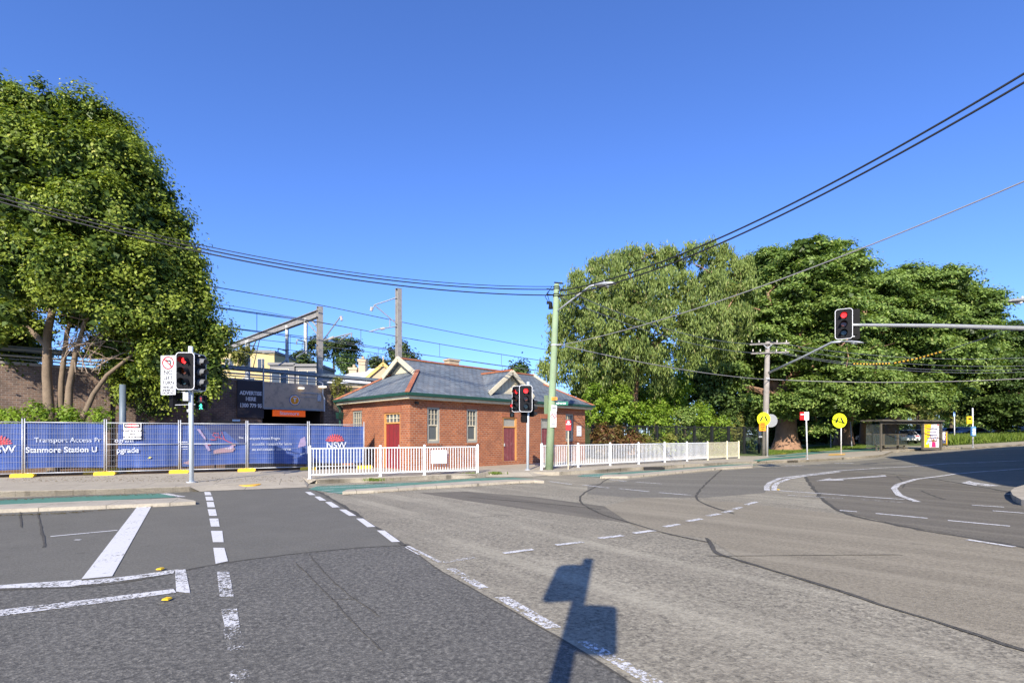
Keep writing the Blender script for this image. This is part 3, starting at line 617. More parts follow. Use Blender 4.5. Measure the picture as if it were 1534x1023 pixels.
# ============================================================ RETAINING WALL, BRIDGE
WP=Vector((-22.5,22.0,H-.02))
def wt(u):
    r=(u-CU)/F; return (r*WP.y-WP.x)/(.70711*(1-r))
def wz(u,v): return CAMZ-(v-HV)/F*(WP.y+.70711*wt(u))-WP.z
tA=wt(393); tB=wt(484); ztop=4.72
wl_=thing('retaining_wall','dark brown brick railway retaining wall behind the blue hoardings','wall',WP,PI4)
mb=MB(); mb.bx(-14,tA,0,.45,0,ztop); mb.build('masonry','brick_brown',wl_)
mb=MB(); mb.bx(-14,tA,-.05,.5,ztop+.003,ztop+.12); mb.build('coping','wood_grey',wl_)
for t in (-6,-1.5,3.2,7.6): mb=MB(); mb.bx(t,t+.55,-.14,-.003,0,ztop-.3); mb.build('pier','brick_brown',wl_)
wr=thing('abutment_wall','brown brick bridge abutment to the right of the underpass','wall',WP+d1*tB,PI4)
mb=MB(); mb.bx(0,9,0,.45,0,ztop+.1); mb.bx(.0,.5,-.12,-.003,0,ztop); mb.build('masonry','brick_brown',wr)
mb=MB(); mb.beam((.7,-.05,3.9),(2.0,-.05,2.6),.06,.12); mb.build('shadow_band','fence_black',wr)  # dark bar stands in for a diagonal shadow across the brick
br=thing('railway_bridge','taupe panelled rail bridge over the dark station underpass','bridge',WP+d1*tA,PI4)
Lb=tB-tA
mb=MB(); mb.bx(0,Lb,-.12,.05,3.2,ztop+.05); fs=mb.build('fascia','fascia_taupe',br)
mb=MB(); mb.bx(-.03,.05,-.17,-.123,3.15,ztop+1); mb.bx(.05,Lb,-.2,-.123,3.13,3.22); mb.bx(Lb*.6,Lb*.97,-.15,-.123,4.2,4.26); mb.bx(Lb*.6,Lb*.97,-.15,-.123,3.95,3.98); mb.build('trim','galv_dull',fs)
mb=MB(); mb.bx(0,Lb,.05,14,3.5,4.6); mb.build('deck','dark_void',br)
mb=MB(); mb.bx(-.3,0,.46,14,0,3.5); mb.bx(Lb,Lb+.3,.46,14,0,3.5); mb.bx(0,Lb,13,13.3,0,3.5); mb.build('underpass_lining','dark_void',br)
mb=MB(); mb.tube([(.25,.5,3.28),(1.1,.8,3.28)],.04,6); mb.build('fluorescent_tube','fluoro',br)
mb=MB(); mb.bx(Lb*.55,Lb*.63,-.4,-.13,4.45,4.55); mb.build('floodlight','fluoro',br)
mb=MB(); mb.bx(Lb*.9,Lb*1.0,-.5,-.13,4.62,4.72); mb.build('floodlight','fluoro',br)
mb=MB(); mb.bx(Lb*.88,Lb*.94,-.22,-.123,3.75,4.15); mb.build('junction_box','galv',br)
mb=MB(); mb.tube([(Lb*.9,-.2,ztop+.3),(Lb*.97,-.2,ztop+.2),(Lb*.97,-.2,4.2),(Lb*1.0,-.2,3.9),(Lb*1.0,-.2,3.1)],.05,8); mb.build('conduit','galv',br)
def wp(u,v,d): # world point on bridge/wall plane in front by d
    t=wt(u); return WP+d1*t-d2*d+Vector((0,0,wz(u,v)))
# T emblem
c=wp(440,599.5,.14); em=thing('train_emblem','round orange and white letter T emblem on the taupe bridge panel','emblem',c,PI4)
def loc2(y): return lambda p,t:(p[0],y+t,p[1])
mb=MB(); mb.prism(disc2(.3),-.02,.02,loc2(0)); mb.build('disc','white_paint',em)
mb=MB(); mb.prism(disc2(.25),-.026,-.021,loc2(0)); mb.build('orange_disc','sign_orange',em)
text('T',.34,'white_plain','lettering',em,frame4(c-d2*.032,d1,-d2),bold=.012)
mb=MB(); ring(mb,disc2(.335),disc2(.302),-.01,.01,loc2(0)); mb.build('rim','ad_text',em)
# advertise here board
c=wp(375,600,.06); ab=thing('advertising_board','dark painted board with white words ADVERTISE HERE beside the bridge','sign',c,PI4)
mb=MB(); mb.bx(-.72,.72,-.03,.03,-1.02,1.15); mb.build('board','adboard',ab)
for i,(s,z) in enumerate((('ADVERTISE',.42),('HERE',.08),('1300 779 95',-.3))): text(s,.3,'sign_white','lettering',ab,frame4(c-d2*.036+Vector((0,0,z)),d1,-d2),bold=.012,sx=.8)
# orange station sign
c=wp(433,619.3,.02); ss=thing('station_sign','orange lit sign reading Stanmore hanging in the underpass mouth','sign',c,PI4)
mb=MB(); mb.bx(-.97,.97,-.06,.06,-.19,.19); mb.build('box','orange_station',ss); mb=MB(); mb.tube([(-.8,0,.19),(-.8,0,.35)],.015,6); mb.build('hanger','galv',ss); mb=MB(); mb.tube([(.8,0,.19),(.8,0,.35)],.015,6); mb.build('hanger','galv',ss)
text('Stanmore',.3,'white_plain','lettering',ss,frame4(c-d2*.066,d1,-d2),bold=.004)
# cable troughs on brackets along the wall top
ct=thing('cable_trough','blue grey steel cable trough on brackets along the top of the railway wall','pipe',WP,PI4)
mb=MB(); mb.bx(-14,24,-.05,.3,5.32,5.56); mb.build('trough','steel_blue',ct)
mb=MB(); mb.bx(-14,24,-.12,-.051,5.38,5.42); mb.tube([(-14,-.15,5.1),(20,-.15,5.1)],.05,6); mb.tube([(-14,.1,4.98),(17,.1,4.98)],.035,6); mb.build('handrail','galv_dull',ct)
for t in [-9,-5.5,-2,1.5,5,8.5,12,15.5,19]:
    mb=MB(); mb.bx(t,t+.18,-.12,.3,4.75,5.318); mb.build('bracket','steel_blue',ct)
# railway level ground
wf=Matrix.Translation(WP)@Matrix.Rotation(PI4,4,'Z')
mb=MB()
mb.bx(-90,tA-.3,.45,14,-.2,ztop-.05,wf); mb.bx(tB+.3,38,.45,14,-.2,ztop-.05,wf); mb.bx(tA-.3,tB+.3,.45,14,4.6,ztop-.045,wf)
tag(mb.build('railway_embankment','ground_soil'),kind='structure')
mb=MB(); mb.bx(-160,70,14.01,260,-.2,ztop-.02,wf); tag(mb.build('hillside','terrain_green'),kind='structure')
# ============================================================ CATENARY
def mast(name,label,x,y,z0,z1,w,parts):
    m=thing(name,label,'mast',(x,y,z0),PI4,'railway catenary masts')
    b=MB(); h=z1-z0; b.bx(-w/2,w/2,-w/2,-w/2+.03,0,h); b.bx(-w/2,w/2,w/2-.03,w/2,0,h); b.bx(-.015,.015,-w/2+.03,w/2-.03,0,h); b.bx(-w/2-.01,w/2+.01,-w/2-.012,w/2+.012,h,h+.02); b.build('post','steel_beam',m)
    for nm,mat,pl,r in parts:
        b=MB()
        for pts in pl:
            b.tube(pts,r,6)
            if nm=='insulator': b.build(nm,mat,m,world=True); b=MB()
        if b.v: b.build(nm,mat,m,world=True)
    return m
ins=lambda a,b:[(a,b)]
z0=ztop-.1
P1=W(479,460,36); 
mast('railway_mast','grey steel rail mast carrying the left end of the sloping portal beam',P1.x,P1.y,z0,P1.z,.34,[
 ('cantilever','galv_dull',[[W(484,510,36),W(511,473,35.2)],[W(484,510,36),W(527,499,35)],[W(511,473,35.2),W(512,481,35.2)],[W(510,509,35.4),W(524,500,35)],[W(527,499,35),W(526,505,35)]],.045),
 ('insulator','insulator',[[W(493,508,35.8),W(500,505,35.6)],[W(511,474,35.2),W(512,480,35.2)]],.09)])
P2=W(597,433,37.2)
mast('railway_mast','tallest grey rail mast standing above the station roof with one bracket arm',P2.x,P2.y,z0,P2.z,.36,[
 ('cantilever','galv_dull',[[W(594,485,37.2),W(561,457,36.6)],[W(561,457,36.6),W(557,466,36.5)],[W(594,489,37.2),W(567,493,36.6)],[W(567,493,36.6),W(553,497,36.4)],[W(584,479,37),W(584,490,37)],[W(594,446,37.2),W(561,457,36.6)]],.045),
 ('insulator','insulator',[[W(570,493,36.7),W(576,492,36.8)],[W(557,460,36.5),W(556,466,36.5)]],.1)])
pb=thing('portal_beam','long rust stained portal beam running back from the mast over the tracks','gantry',(P1.x,P1.y,z0),PI4)
q0=W(477,470,36); q1=W(336,523,51)
mb=MB(); dz=Vector((0,0,.24)); mb.beam(q0+dz,q1+dz,.32,.05); mb.beam(q0-dz,q1-dz,.32,.05); mb.beam(q0,q1,.05,.43); mb.build('girder','steel_beam',pb,world=True)
def onbeam(u):
    r=(u-CU)/F; dd=q1-q0; t=(r*q0.y-q0.x)/(dd.x-r*dd.y); return q0+dd*t
for u,vb in ((458,530),(430,543)):
    p=onbeam(u); e=W(u,vb,p.y); mb=MB(); mb.beam(p,e,.2,.2,(1,0,0)); mb.build('drop_post','galv_dull',pb,world=True)
    mb=MB(); mb.tube([e+Vector((0,0,.9)),W(u-13,vb-21,p.y-1),W(u-14,vb-14,p.y-1)],.05,6); mb.tube([e+Vector((0,0,.2)),W(u-14,vb+5,p.y-1)],.05,6); mb.build('cantilever','galv_dull',pb,world=True)
p=onbeam(371); mb=MB(); mb.beam(p,(p.x,p.y,z0),.32,.32,(1,0,0)); mb.tube([p-Vector((0,0,1.6)),onbeam(358)],.06,6); mb.tube([p-Vector((0,0,1.8)),onbeam(386)],.06,6); mb.tube([p-Vector((-.5,0,2.6)),onbeam(390)],.04,6); mb.build('far_post','galv_dull',pb,world=True)
mb=MB(); mb.tube([W(481,497,36),W(465,478,36.9)],.07,6); mb.tube([W(478,504,36),W(460,482,37.2)],.05,6); mb.build('brace','galv_dull',pb,world=True)
def rwire(c,z,x0=-52,x1=16,label='',r=.02,sag=.25,drop=None,cat='wire'):
    mb=MB(); n=40; pts=[]
    for i in range(n+1):
        x=x0+(x1-x0)*i/n; ph=((x-P1.x)/27.0)%1; pts.append(Vector((x,x+c,z-sag*4*ph*(1-ph)+ (sag*.6))))
    mb.tube(pts,r,5)
    if drop:
        for i in range(0,n,3):
            p=pts[i]; mb.tube([p,(p.x,p.y,drop)],r*.6,4)
    tag(mb.build('overhead_wire','wire_dim',world=True),label,cat,'railway overhead wires')
rwire(49,10.8,label='highest dark wire over the railway, passing just above the portal beam',r=.03)
rwire(53,10.2,label='second dark railway wire from the top, behind the first mast',r=.025)
rwire(48.2,9.45,label='catenary wire with droppers crossing the first mast below its top',r=.03,drop=8.35)
rwire(48.2,8.3,label='straight contact wire under the droppers nearest the street',r=.025,sag=0)
rwire(53,9.0,label='dark railway wire at mid height behind the drop posts',r=.025,drop=8.0)
rwire(58,9.1,label='far railway wire crossing behind the mast bracket',r=.025)
rwire(53,7.95,label='lower contact wire behind the first mast',r=.022,sag=0)
rwire(58,8.0,label='lowest far contact wire just above the cream house roof',r=.022,sag=0)
# ============================================================ HOUSES BEHIND
def block(name,label,x0,x1,y,depth,z0,z1,mat,wins,par=.4,roofmat='grey_render'):
    b=thing(name,label,'building',((x0+x1)/2,y,z0),0); L=x1-x0
    m=MB(); m.bx(-L/2,L/2,0,depth,0,z1-z0); w=m.build('wall',mat,b)
    m=MB(); m.bx(-L/2-.2,L/2+.2,-.25,depth+.2,z1-z0+.003,z1-z0+.35); m.build('roof',roofmat,b)
    for (a,c,e,f) in wins:
        m=MB(); m.bx(a,c,-.05,.02,e,f); wd=m.build('window','sash_cream',b)
        m=MB(); m.bx(a+.12,(a+c)/2-.05,-.07,-.051,e+.12,f-.12); m.bx((a+c)/2+.05,c-.12,-.07,-.051,e+.12,f-.12); m.build('pane','glass_dark',wd)
    return b
YA=78
a0=W(330,528,YA);a1=W(404,528,YA)
h0=a0.z-z0
block('apartment_building','pale yellow apartment block behind the railway at the left',a0.x,a1.x,YA,9,z0,a0.z,'yellow_render',[(-3.2,-1.7,h0-2.7,h0-.9),(-.9,1.0,h0-2.7,h0-.9),(1.9,3.4,h0-2.7,h0-.9),(-3.2,-1.7,h0-5.7,h0-3.9),(-.4,1.6,h0-5.7,h0-3.9)])
a0=W(396,529,YA-2);a1=W(411,529,YA-2)
block('apartment_building','narrow yellow stair tower at the right end of the apartment block',a0.x,a1.x,YA-2,6,z0,a0.z,'yellow_render',[])
a0=W(404,547,70);a1=W(441,549,70)
block('terrace_house','low flat roofed grey house with dark balcony beside the yellow block',a0.x,a1.x,70,6,z0,a0.z,'grey_render',[(-1.5,1.0,1.6,a0.z-z0-.5)])
a0=W(443,549,70);a1=W(478,550,70)
block('terrace_house','second low grey flat roofed house, directly left of the first mast',a0.x,a1.x,70,6,z0,a0.z,'grey_render',[(-1.3,1.3,1.6,a0.z-z0-.5)])
# white roofed house
a0=W(486,572,60); a1=W(583,560,60)
wh=thing('cottage','cottage with bright white iron roof and gilded bargeboard behind the station','building',((a0.x+a1.x)/2,60,z0),0); L=a1.x-a0.x
zr_=W(540,548,60).z-z0; ze_=W(540,574,60).z-z0
mb=MB(); mb.bx(-L/2+.3,L/2-.3,.5,8,0,ze_); mb.build('wall','chimney_cream',wh)
mb=MB(); mb.add([(-L/2,0,ze_),(L/2,0,ze_),(L/2-2.2,4.2,zr_+.3),(-L/2+2.6,4.2,zr_),(-L/2,8.4,ze_),(L/2,8.4,ze_)],[(0,1,2,3),(3,2,5,4),(0,3,4),(1,5,2)]); rf=mb.build('roof','white_roof',wh,fixn=False)
p=W(574,545,59); x=p.x-(a0.x+a1.x)/2
mb=MB(); 
for sx in (-1,1): mb.beam((x+sx*2.0,-1,ze_+.5),(x,-1,p.z-z0),.15,.35)
mb.build('barge_board','gold_trim',rf); mb=MB(); mb.add([(x-1.9,-.8,ze_+.4),(x+1.9,-.8,ze_+.4),(x,-.8,p.z-z0-.15),(x-1.9,3,ze_+.4),(x+1.9,3,ze_+.4),(x,3,p.z-z0-.15)],[(0,1,2),(0,2,5,3),(1,4,5,2)]); mb.build('gable','chimney_cream',rf)
mb=MB(); mb.tube([(x,-1,p.z-z0),(x,-1,p.z-z0+.9)],.06,6); mb.build('finial','gold_trim',rf)
for u0,u1,vt,vb in ((513,528,547,557),(528,541,534,558)):
    p=W((u0+u1)/2,vt,61); xx=p.x-(a0.x+a1.x)/2; w=(u1-u0)/F*61*.8; mb=MB(); mb.bx(xx-w/2,xx+w/2,3,4.2,ze_,p.z-z0-.3); mb.bx(xx-w/2-.1,xx+w/2+.1,2.9,4.3,p.z-z0-.3,p.z-z0); mb.tube([(xx,3.6,p.z-z0),(xx,3.6,p.z-z0+.4)],.2,8); mb.build('chimney','chimney_cream',rf)
# ============================================================ HOARDING FENCE
FA=Vector((-18.1,18.5,H)); FB=Vector((-6.9,23.4,H)); fd=(FB-FA).normalized(); fn=Vector((fd.y,-fd.x,0)); PW=(FB-FA).length/5; FR=math.atan2(fd.y,fd.x)
FH=2.08
panel_lab=['leftmost wire mesh fence panel in front of the red flower logo banner','wire mesh fence panel in front of the words Station U','wire mesh fence panel that carries the danger sign','wire mesh fence panel just right of the left traffic light pole','wire mesh fence panel left of the white railing end','last wire mesh fence panel behind the left end of the white railing']
ban_lab=['blue banner with red flower logo at the left edge','blue banner reading Transport Access Pr and Stanmore Station U','blue banner reading ogram and pgrade beside the dark gap','blue banner with red scrawl and faded worker picture','blue banner with three faint lines of white text','blue banner with red flower logo next to the brick station']
blk_lab=['yellow plastic foot block off the left edge of the hoarding','yellow foot block under the post left of the word Stanmore','yellow foot block under the post in the gap of the lettering','yellow foot block beside the left traffic light pole','yellow foot block left of the white railing','yellow foot block seen at the first post of the white railing','yellow foot block behind the white railing under the last fence post']
def mk_panel(org,lean=0):
    p=thing('fence_panel',panel_lab[0],'fence panel',org,FR,'wire mesh hoarding panels')
    m=MB(); w=PW; r=.021
    m.tube([(.035,lean,.0),(.035,lean*0-.0,FH+.1)],r,8); m.tube([(w-.035,0,.0),(w-.035,0,FH+.1)],r,8)
    m.tube([(.035,0,FH-.04),(w-.035,0,FH-.04)],r*.85,8); m.tube([(.035,0,.14),(w-.035,0,.14)],r*.85,8); m.build('frame','galv',p,smooth=True)
    m=MB(); n=30
    for i in range(1,n): x=.035+(w-.07)*i/n; m.bx(x-.0025,x+.0025,-.004,.002,.14,FH-.04)
    for i in range(1,9): z=.14+(FH-.18)*i/9; m.bx(.035,w-.035,-.006,-.002,z-.003,z+.003)
    m.build('wire_mesh','mesh_wire',p)
    return p
def at(i,x=0,z=0,d=0): return FA+fd*(PW*(i-1)+x)+fn*d+Vector((0,0,z))
proto=mk_panel(at(0))
panels=[proto]
for i in range(1,6):
    c=copy_tree(proto); c.location=at(i); c['label']=panel_lab[i]; panels.append(c)
for i in (2,3):   # gate type panels carry a middle rail
    m=MB(); m.tube([(.035,-.012,1.2),(PW-.035,-.012,1.2)],.017,8); m.build('middle_rail','galv',panels[i],smooth=True)
for i in range(0,6):
    m=MB(); w0=.02 if i!=2 else .38; w1=PW-.02 if i!=1 else PW-.08; nx,nz=44,14; rr=random.Random(i*3+1); ph=[rr.uniform(0,6) for _ in range(8)]
    def disp(x,z): 
        s=(2.0-z)/1.75
        return .055+.6*(.022*math.sin(x*4.3+ph[0]+z*.9)+.014*math.sin(x*9+ph[1]-z*1.3)+.02*math.sin(x*2+z*2.2+ph[2])+.012*s*math.sin(x*15+ph[3]))
    for j in range(nz+1):
        for k in range(nx+1):
            x=w0+(w1-w0)*k/nx; z=.30+.06*math.sin(x*1.3+ph[4])*0.6+(1.70)*j/nz
            m.v.append(tuple(at(i,x,z,-disp(x,z))))
    for j in range(nz):
        for k in range(nx): a=j*(nx+1)+k; m.f.append((a,a+1,a+nx+2,a+nx+1))
    b=thing('banner',ban_lab[i],'banner',at(i),FR,'blue hoarding banners'); sh=m.build('sheet','banner_blue',b,smooth=True,world=True)
    b_=b
    def btext(s,x,z,size,mat='banner_white',align='LEFT',bold=0,sx=1): return text(s,size,mat,'lettering',b_,frame4(at(i,x,z,-.013),fd,fn),align,.0015,bold*.45,sx)
    def bpoly(polys,mat,name,d=.012):
        if name!='printed_picture':
            mm=MB()
            for P in polys: mm.prism(P,0,.003,lambda p,t:at(i,p[0],p[1],d-.028+t))
            mm.build(name,mat,b_,world=True)
        else:
            for P in polys: mm=MB(); mm.prism(P,0,.003,lambda p,t:at(i,p[0],p[1],d-.028+t)); mm.build(name,mat,b_,world=True)
    if i in (0,5):
        cx,cz=(1.72,1.22) if i==0 else (1.12,1.28)
        pet=[]
        for row,(n,rad,ln,wd) in enumerate(((7,.02,.16,.07),(9,.14,.17,.065),(11,.27,.13,.05))):
            for k in range(n):
                a=R(8+164*k/(n-1)); c0=(cx+math.cos(a)*(rad+ln/2)*1.05,cz+math.sin(a)*(rad+ln/2)*.85)
                pet.append([(c0[0]+math.cos(a)*math.cos(t)*ln*.46-math.sin(a)*math.sin(t)*wd*.5,c0[1]+math.sin(a)*math.cos(t)*ln*.46+math.cos(a)*math.sin(t)*wd*.5) for t in [2*math.pi*q/10 for q in range(10)]])
        bpoly(pet,'logo_red','flower_logo'); btext('NSW',cx-.37,cz-.19,.38,bold=.016)
    if i==1: btext('Transport Access Pr',.3,1.37,.255,sx=.94); btext('Stanmore Station U',.05,1.0,.29,bold=.014,sx=.92)
    if i==2: btext('ogram',.28,1.35,.255,sx=.94); btext('pgrade',.34,.96,.29,bold=.014,sx=.92); bpoly([[(1.35,.62),(1.42,.7),(1.5,.68),(1.43,.62)]],'leaf_mark','leaf_mark')
    if i==3:
        bpoly([[(.85,1.98),(2.35,1.98),(2.35,1.2),(2.1,1.25),(1.6,1.75),(1.1,1.65)]],'banner_dark','printed_dark_area',.006)  # dark polygon over the upper part of this banner
        bpoly([[(1.2,.78),(1.9,.85),(2.0,.98),(1.9,1.08),(1.45,1.0),(1.2,.92)],[(1.8,1.08),(2.02,1.12),(2.0,1.2),(1.86,1.15)],[(.1,.42),(.3,.5),(.42,.9),(.5,.92),(.42,.5),(.3,.35)]],'banner_tan','printed_picture',.01)
        bpoly([[(.6,1.8),(.7,1.82),(.95,1.4),(.9,1.35)],[(.85,1.2),(.95,1.25),(1.1,.92),(1.0,.9)],[(1.7,1.0),(1.85,1.12),(1.95,1.1),(1.9,1.0)]],'banner_pink','printed_picture',.011)
        mm=MB(); s=lambda P:mm.tube([at(i,x,z,-.014) for x,z in P],.012,6)
        s([(1.32,1.62),(1.22,1.66),(1.17,1.55),(1.28,1.48),(1.3,1.38),(1.18,1.36),(1.08,1.38)]); s([(1.36,1.66),(1.4,1.45),(1.5,1.7),(1.6,1.38)]); s([(1.3,1.5),(1.55,1.4),(1.75,1.28),(1.9,1.22)]); s([(1.05,1.2),(1.0,1.16),(1.1,1.15)]); mm.build('red_scrawl','logo_red',b_,world=True)
        btext('mod',1.62,1.0,.13); btext('The',2.12,1.45,.12)
        for q in range(4): bpoly([[(-.02+.04*q,1.3-.1*q),(.28,1.3-.1*q),(.28,1.27-.1*q),(-.02+.04*q,1.27-.1*q)]],'banner_white','printed_lines')
    if i==4: 
        for q,s_ in enumerate(('ansport Access Progra','accessible transport for future','ate and customer information')): btext(s_,.18 if q else .1,1.42-.24*q,.165,sx=.78)
        bpoly([[(2.1,.72),(2.3,.78),(2.3,.73),(2.1,.67)]],'banner_white','printed_lines'); bpoly([[(2.0,1.0),(2.12,1.4),(2.3,1.5),(2.34,1.1),(2.2,1.05)]],'banner_pink','printed_picture')
for i in range(7):
    o=at(i,0,0,0); bk=None
    m=MB(); m.prism([(-.34,0),(-.34,.1),(-.29,.14),(.29,.14),(.34,.1),(.34,.05),(.3,0)],-.12,.12,lambda p,t:tuple(at(i,p[0],p[1]-.0,t+.02)))
    b=thing('foot_block',blk_lab[i],'fence foot',o,FR,'yellow fence foot blocks'); m.build('block','yellow_block',b,world=True)
    m=MB(); 
    for x in (-.2,-.06,.06,.2): m.bx(x-.035,x+.035,-.05,.01,.141,.15)
    m.build('grip_slot','tactile',b)
# danger sign on panel 2
dsg=thing('danger_sign','white sign with red and black danger heading fixed to the blue hoarding','sign',at(2,.87,1.6,.03),FR)
mb=MB(); mb.bx(-.29,.29,-.012,0,-.2,.44); mb.build('plate','white_plain',dsg); mb=MB(); mb.bx(-.265,.265,-.02,-.013,.24,.42); mb.build('black_panel','black_paint',dsg)
mb=MB(); mb.prism([(p[0],p[1]+.33) for p in disc2(.072,20,sx=3.1)],-.026,-.021,lambda p,t:(p[0],t,p[1])); mb.build('red_oval','red_paint',dsg)
O=at(2,.87,1.6,.03)
for s_,z,sz,mt,d in (('DANGER',.33,.11,'white_plain',.03),('CONSTRUCTION',.13,.088,'black_paint',.016),('SITE',.0,.088,'black_paint',.016),('DO NOT ENTER',-.12,.088,'black_paint',.016)): text(s_,sz,mt,'lettering',dsg,frame4(O+fn*d+Vector((0,0,z)),fd,fn),bold=.003)
# things in the yard behind the hoarding
gp=thing('timber_pole','dark timber street pole standing in the gap behind the hoarding','pole',(-15.75,20.2,H)); mb=MB(); mb.tube([(0,0,0),(0,0,3.6)],[.13,.11],12); mb.build('post','steel_blue',gp,smooth=True); mb=MB(); mb.cbx((0,-.14,1.5),(.14,.06,.3)); mb.build('cable_box','galv',gp)
lg=MB(); p0=at(4,-.9,.13,-.9); p1=at(5,.9,.14,-.9); lg.tube([p0,(p0+p1)/2+Vector((0,0,.03)),p1],[.13,.15,.14],12); tag(lg.build('straw_log','bark_tan'),'long brown straw erosion roll lying behind the fence near the station','log')
for k,(i,x) in enumerate(((1,1.9),(2,.2),(5,1.2))):
    o=at(i,x,.0,-.8-.2*k); b=thing('barrier_block',['yellow plastic block lying behind the Station U banner','yellow plastic block behind the dark gap','yellow block behind the white railing banner'][k],'barrier',o,FR); m=MB(); m.bx(-.35,.35,-.15,.15,0,.22); m.build('block','yellow_block',b); m=MB(); m.bx(-.2,.2,-.1,.1,.221,.26); m.build('handle','tactile',b)
bt=thing('work_light','black lamp on a bar resting above the blue hoarding under the advertising board','lamp',at(3,1.0,2.12,-.5),FR); mb=MB(); mb.tube([(0,-.08,0),(0,.1,0)],.09,12); mb.build('lamp','black_plastic',bt); mb=MB(); mb.tube([(.05,0,0),(1.4,0,.05)],.03,6); mb.build('bar','black_plastic',bt); mb=MB(); mb.tube([(.2,0,-2.0),(.2,0,0)],.025,6); mb.build('stand','black_plastic',bt); mb=MB(); mb.cbx((1.0,0,.08),(.3,.1,.08)); mb.build('tool','car_blue',bt)
# ============================================================ WHITE RAILINGS
def railing(name,label,posts,mat='white_paint',matf=None,hp=1.16,pick=.105):
    t=thing(name,label,'railing',posts[0],0)
    for i,p in enumerate(posts):
        m=MB(); m.beam(p,(p.x,p.y,p.z+hp),.085,.085,(1,0,.001)); m.bx(p.x-.07,p.x+.07,p.y-.07,p.y+.07,p.z,p.z+.012); m.tube([(p.x,p.y,p.z+hp),(p.x,p.y,p.z+hp+.03)],[.055,.02],8)
        m.build('post',matf(i) if matf else mat,t,world=True)
    for i,(a,b) in enumerate(zip(posts,posts[1:])):
        m=MB(); zt=Vector((0,0,hp-.08)); zb=Vector((0,0,.14)); m.beam(a+zt,b+zt,.05,.045); m.beam(a+zb,b+zb,.05,.045)
        L=(b-a).length; n=max(2,int(L/pick)); d=(b-a).normalized()
        for k in range(1,n):
            q=a+(b-a)*k/n; m.beam(q+zb,q+zt,.024,.024,(d.x,d.y,0.001))
        m.build('railing_panel',(matf(i) if matf else mat),t,world=True)
    return t
railing('pedestrian_railing','short white metal railing in front of the station side door',[G(464.5,717,H+.002),G(570,713.6,H+.002),G(636,711.3,H+.002),G(715.5,708.5,H+.002)])
po=[G(u,v,H+.002) for u,v in ((811,703.5),(866,699.8),(914,697.2),(956.5,695),(995.5,692.6),(1029,690.7),(1060,689),(1089,687.3),(1106.5,686.2))]
railing('pedestrian_railing','long white metal railing running right from the green pole, its far end yellowed',po,matf=lambda i:'white_aged' if i>=6 else 'white_paint',pick=.12)
pst=thing('white_poster','blank white poster tied to the short white railing','poster',G(657,711,H)+Vector((0,-.03,.45)),math.atan2(.42,1)); mb=MB(); mb.bx(-.31,.31,-.07,-.06,0,.52); mb.build('sheet','white_plain',pst); mb=MB()
for x in (-.27,.27): mb.bx(x-.01,x+.01,-.06,-.02,.44,.46)
mb.build('tie','black_plastic',pst)
# ============================================================ TRAFFIC SIGNALS
def sig_head(root,c,rz,s=1.0,lit='red',board=True,name='signal_head',n=3,blit=None,vis='visor_grey'):
    """signal head centred at world c, lenses facing -Y turned by rz"""
    Mx=Matrix.Translation(c)@Matrix.Rotation(rz,4,'Z')@Matrix.Scale(s,4)
    f=lambda p,t:tuple(Mx@Vector((p[0],t,p[1])))
    Hh=.34*n
    m=MB(); m.prism(rrect(.33,Hh,.05),-.02,.17,f); m.prism(rrect(.2,Hh*.7,.03),.17,.21,f); hd=m.build(name,'black_plastic',root,world=True)
    if board:
        m=MB(); m.prism(rrect(.57,Hh+.17,.11,6),-.045,-.03,f); m.build('target_board','board_black',hd,world=True)
        m=MB(); ring(m,rrect(.595,Hh+.19,.115,6),rrect(.555,Hh+.15,.1,6),-.05,-.025,f); m.build('white_border','sign_white',hd,world=True)
    for k in range(n):
        z=Hh/2-.17-.34*k; nm=['red','amber','green'][k] if n==3 else ['red','green'][k]
        on=(lit==nm); mt={'red':'lit_red','amber':'lit_red_dim','green':'lit_green'}[nm] if on else {'red':'lens_dark_red','amber':'lens_dark_amber','green':'lens_dark_green'}[nm]
        m=MB(); m.prism([(p[0],p[1]+z) for p in disc2(.1 if not on else .1,20)],-.07,-.052,f); m.build('lens',mt,hd,world=True)
        m=MB(); nn=20
        for q in range(nn):
            a0=R(-50+280*q/nn);a1=R(-50+280*(q+1)/nn); 
            L=lambda a:(.24 if math.sin(a)>-.2 else .12)
            P=[]
            for rr,yy in ((.125,-.05),(.125,None),(.117,None),(.117,-.05)):
                pass
            v=[f((.128*math.cos(a0),z+.128*math.sin(a0)),-.05),f((.128*math.cos(a1),z+.128*math.sin(a1)),-.05),f((.122*math.cos(a1),z+.122*math.sin(a1)-.02),-.05-L(a1)),f((.122*math.cos(a0),z+.122*math.sin(a0)-.02),-.05-L(a0))]
            m.add(v,[(0,1,2,3)])
            v=[f((.118*math.cos(a0),z+.118*math.sin(a0)),-.05),f((.118*math.cos(a1),z+.118*math.sin(a1)),-.05),f((.116*math.cos(a1),z+.116*math.sin(a1)-.02),-.05-L(a1)),f((.116*math.cos(a0),z+.116*math.sin(a0)-.02),-.05-L(a0))]
            m.add(v,[(3,2,1,0)])
        m.build('visor',vis,hd,world=True,fixn=False)
    return hd
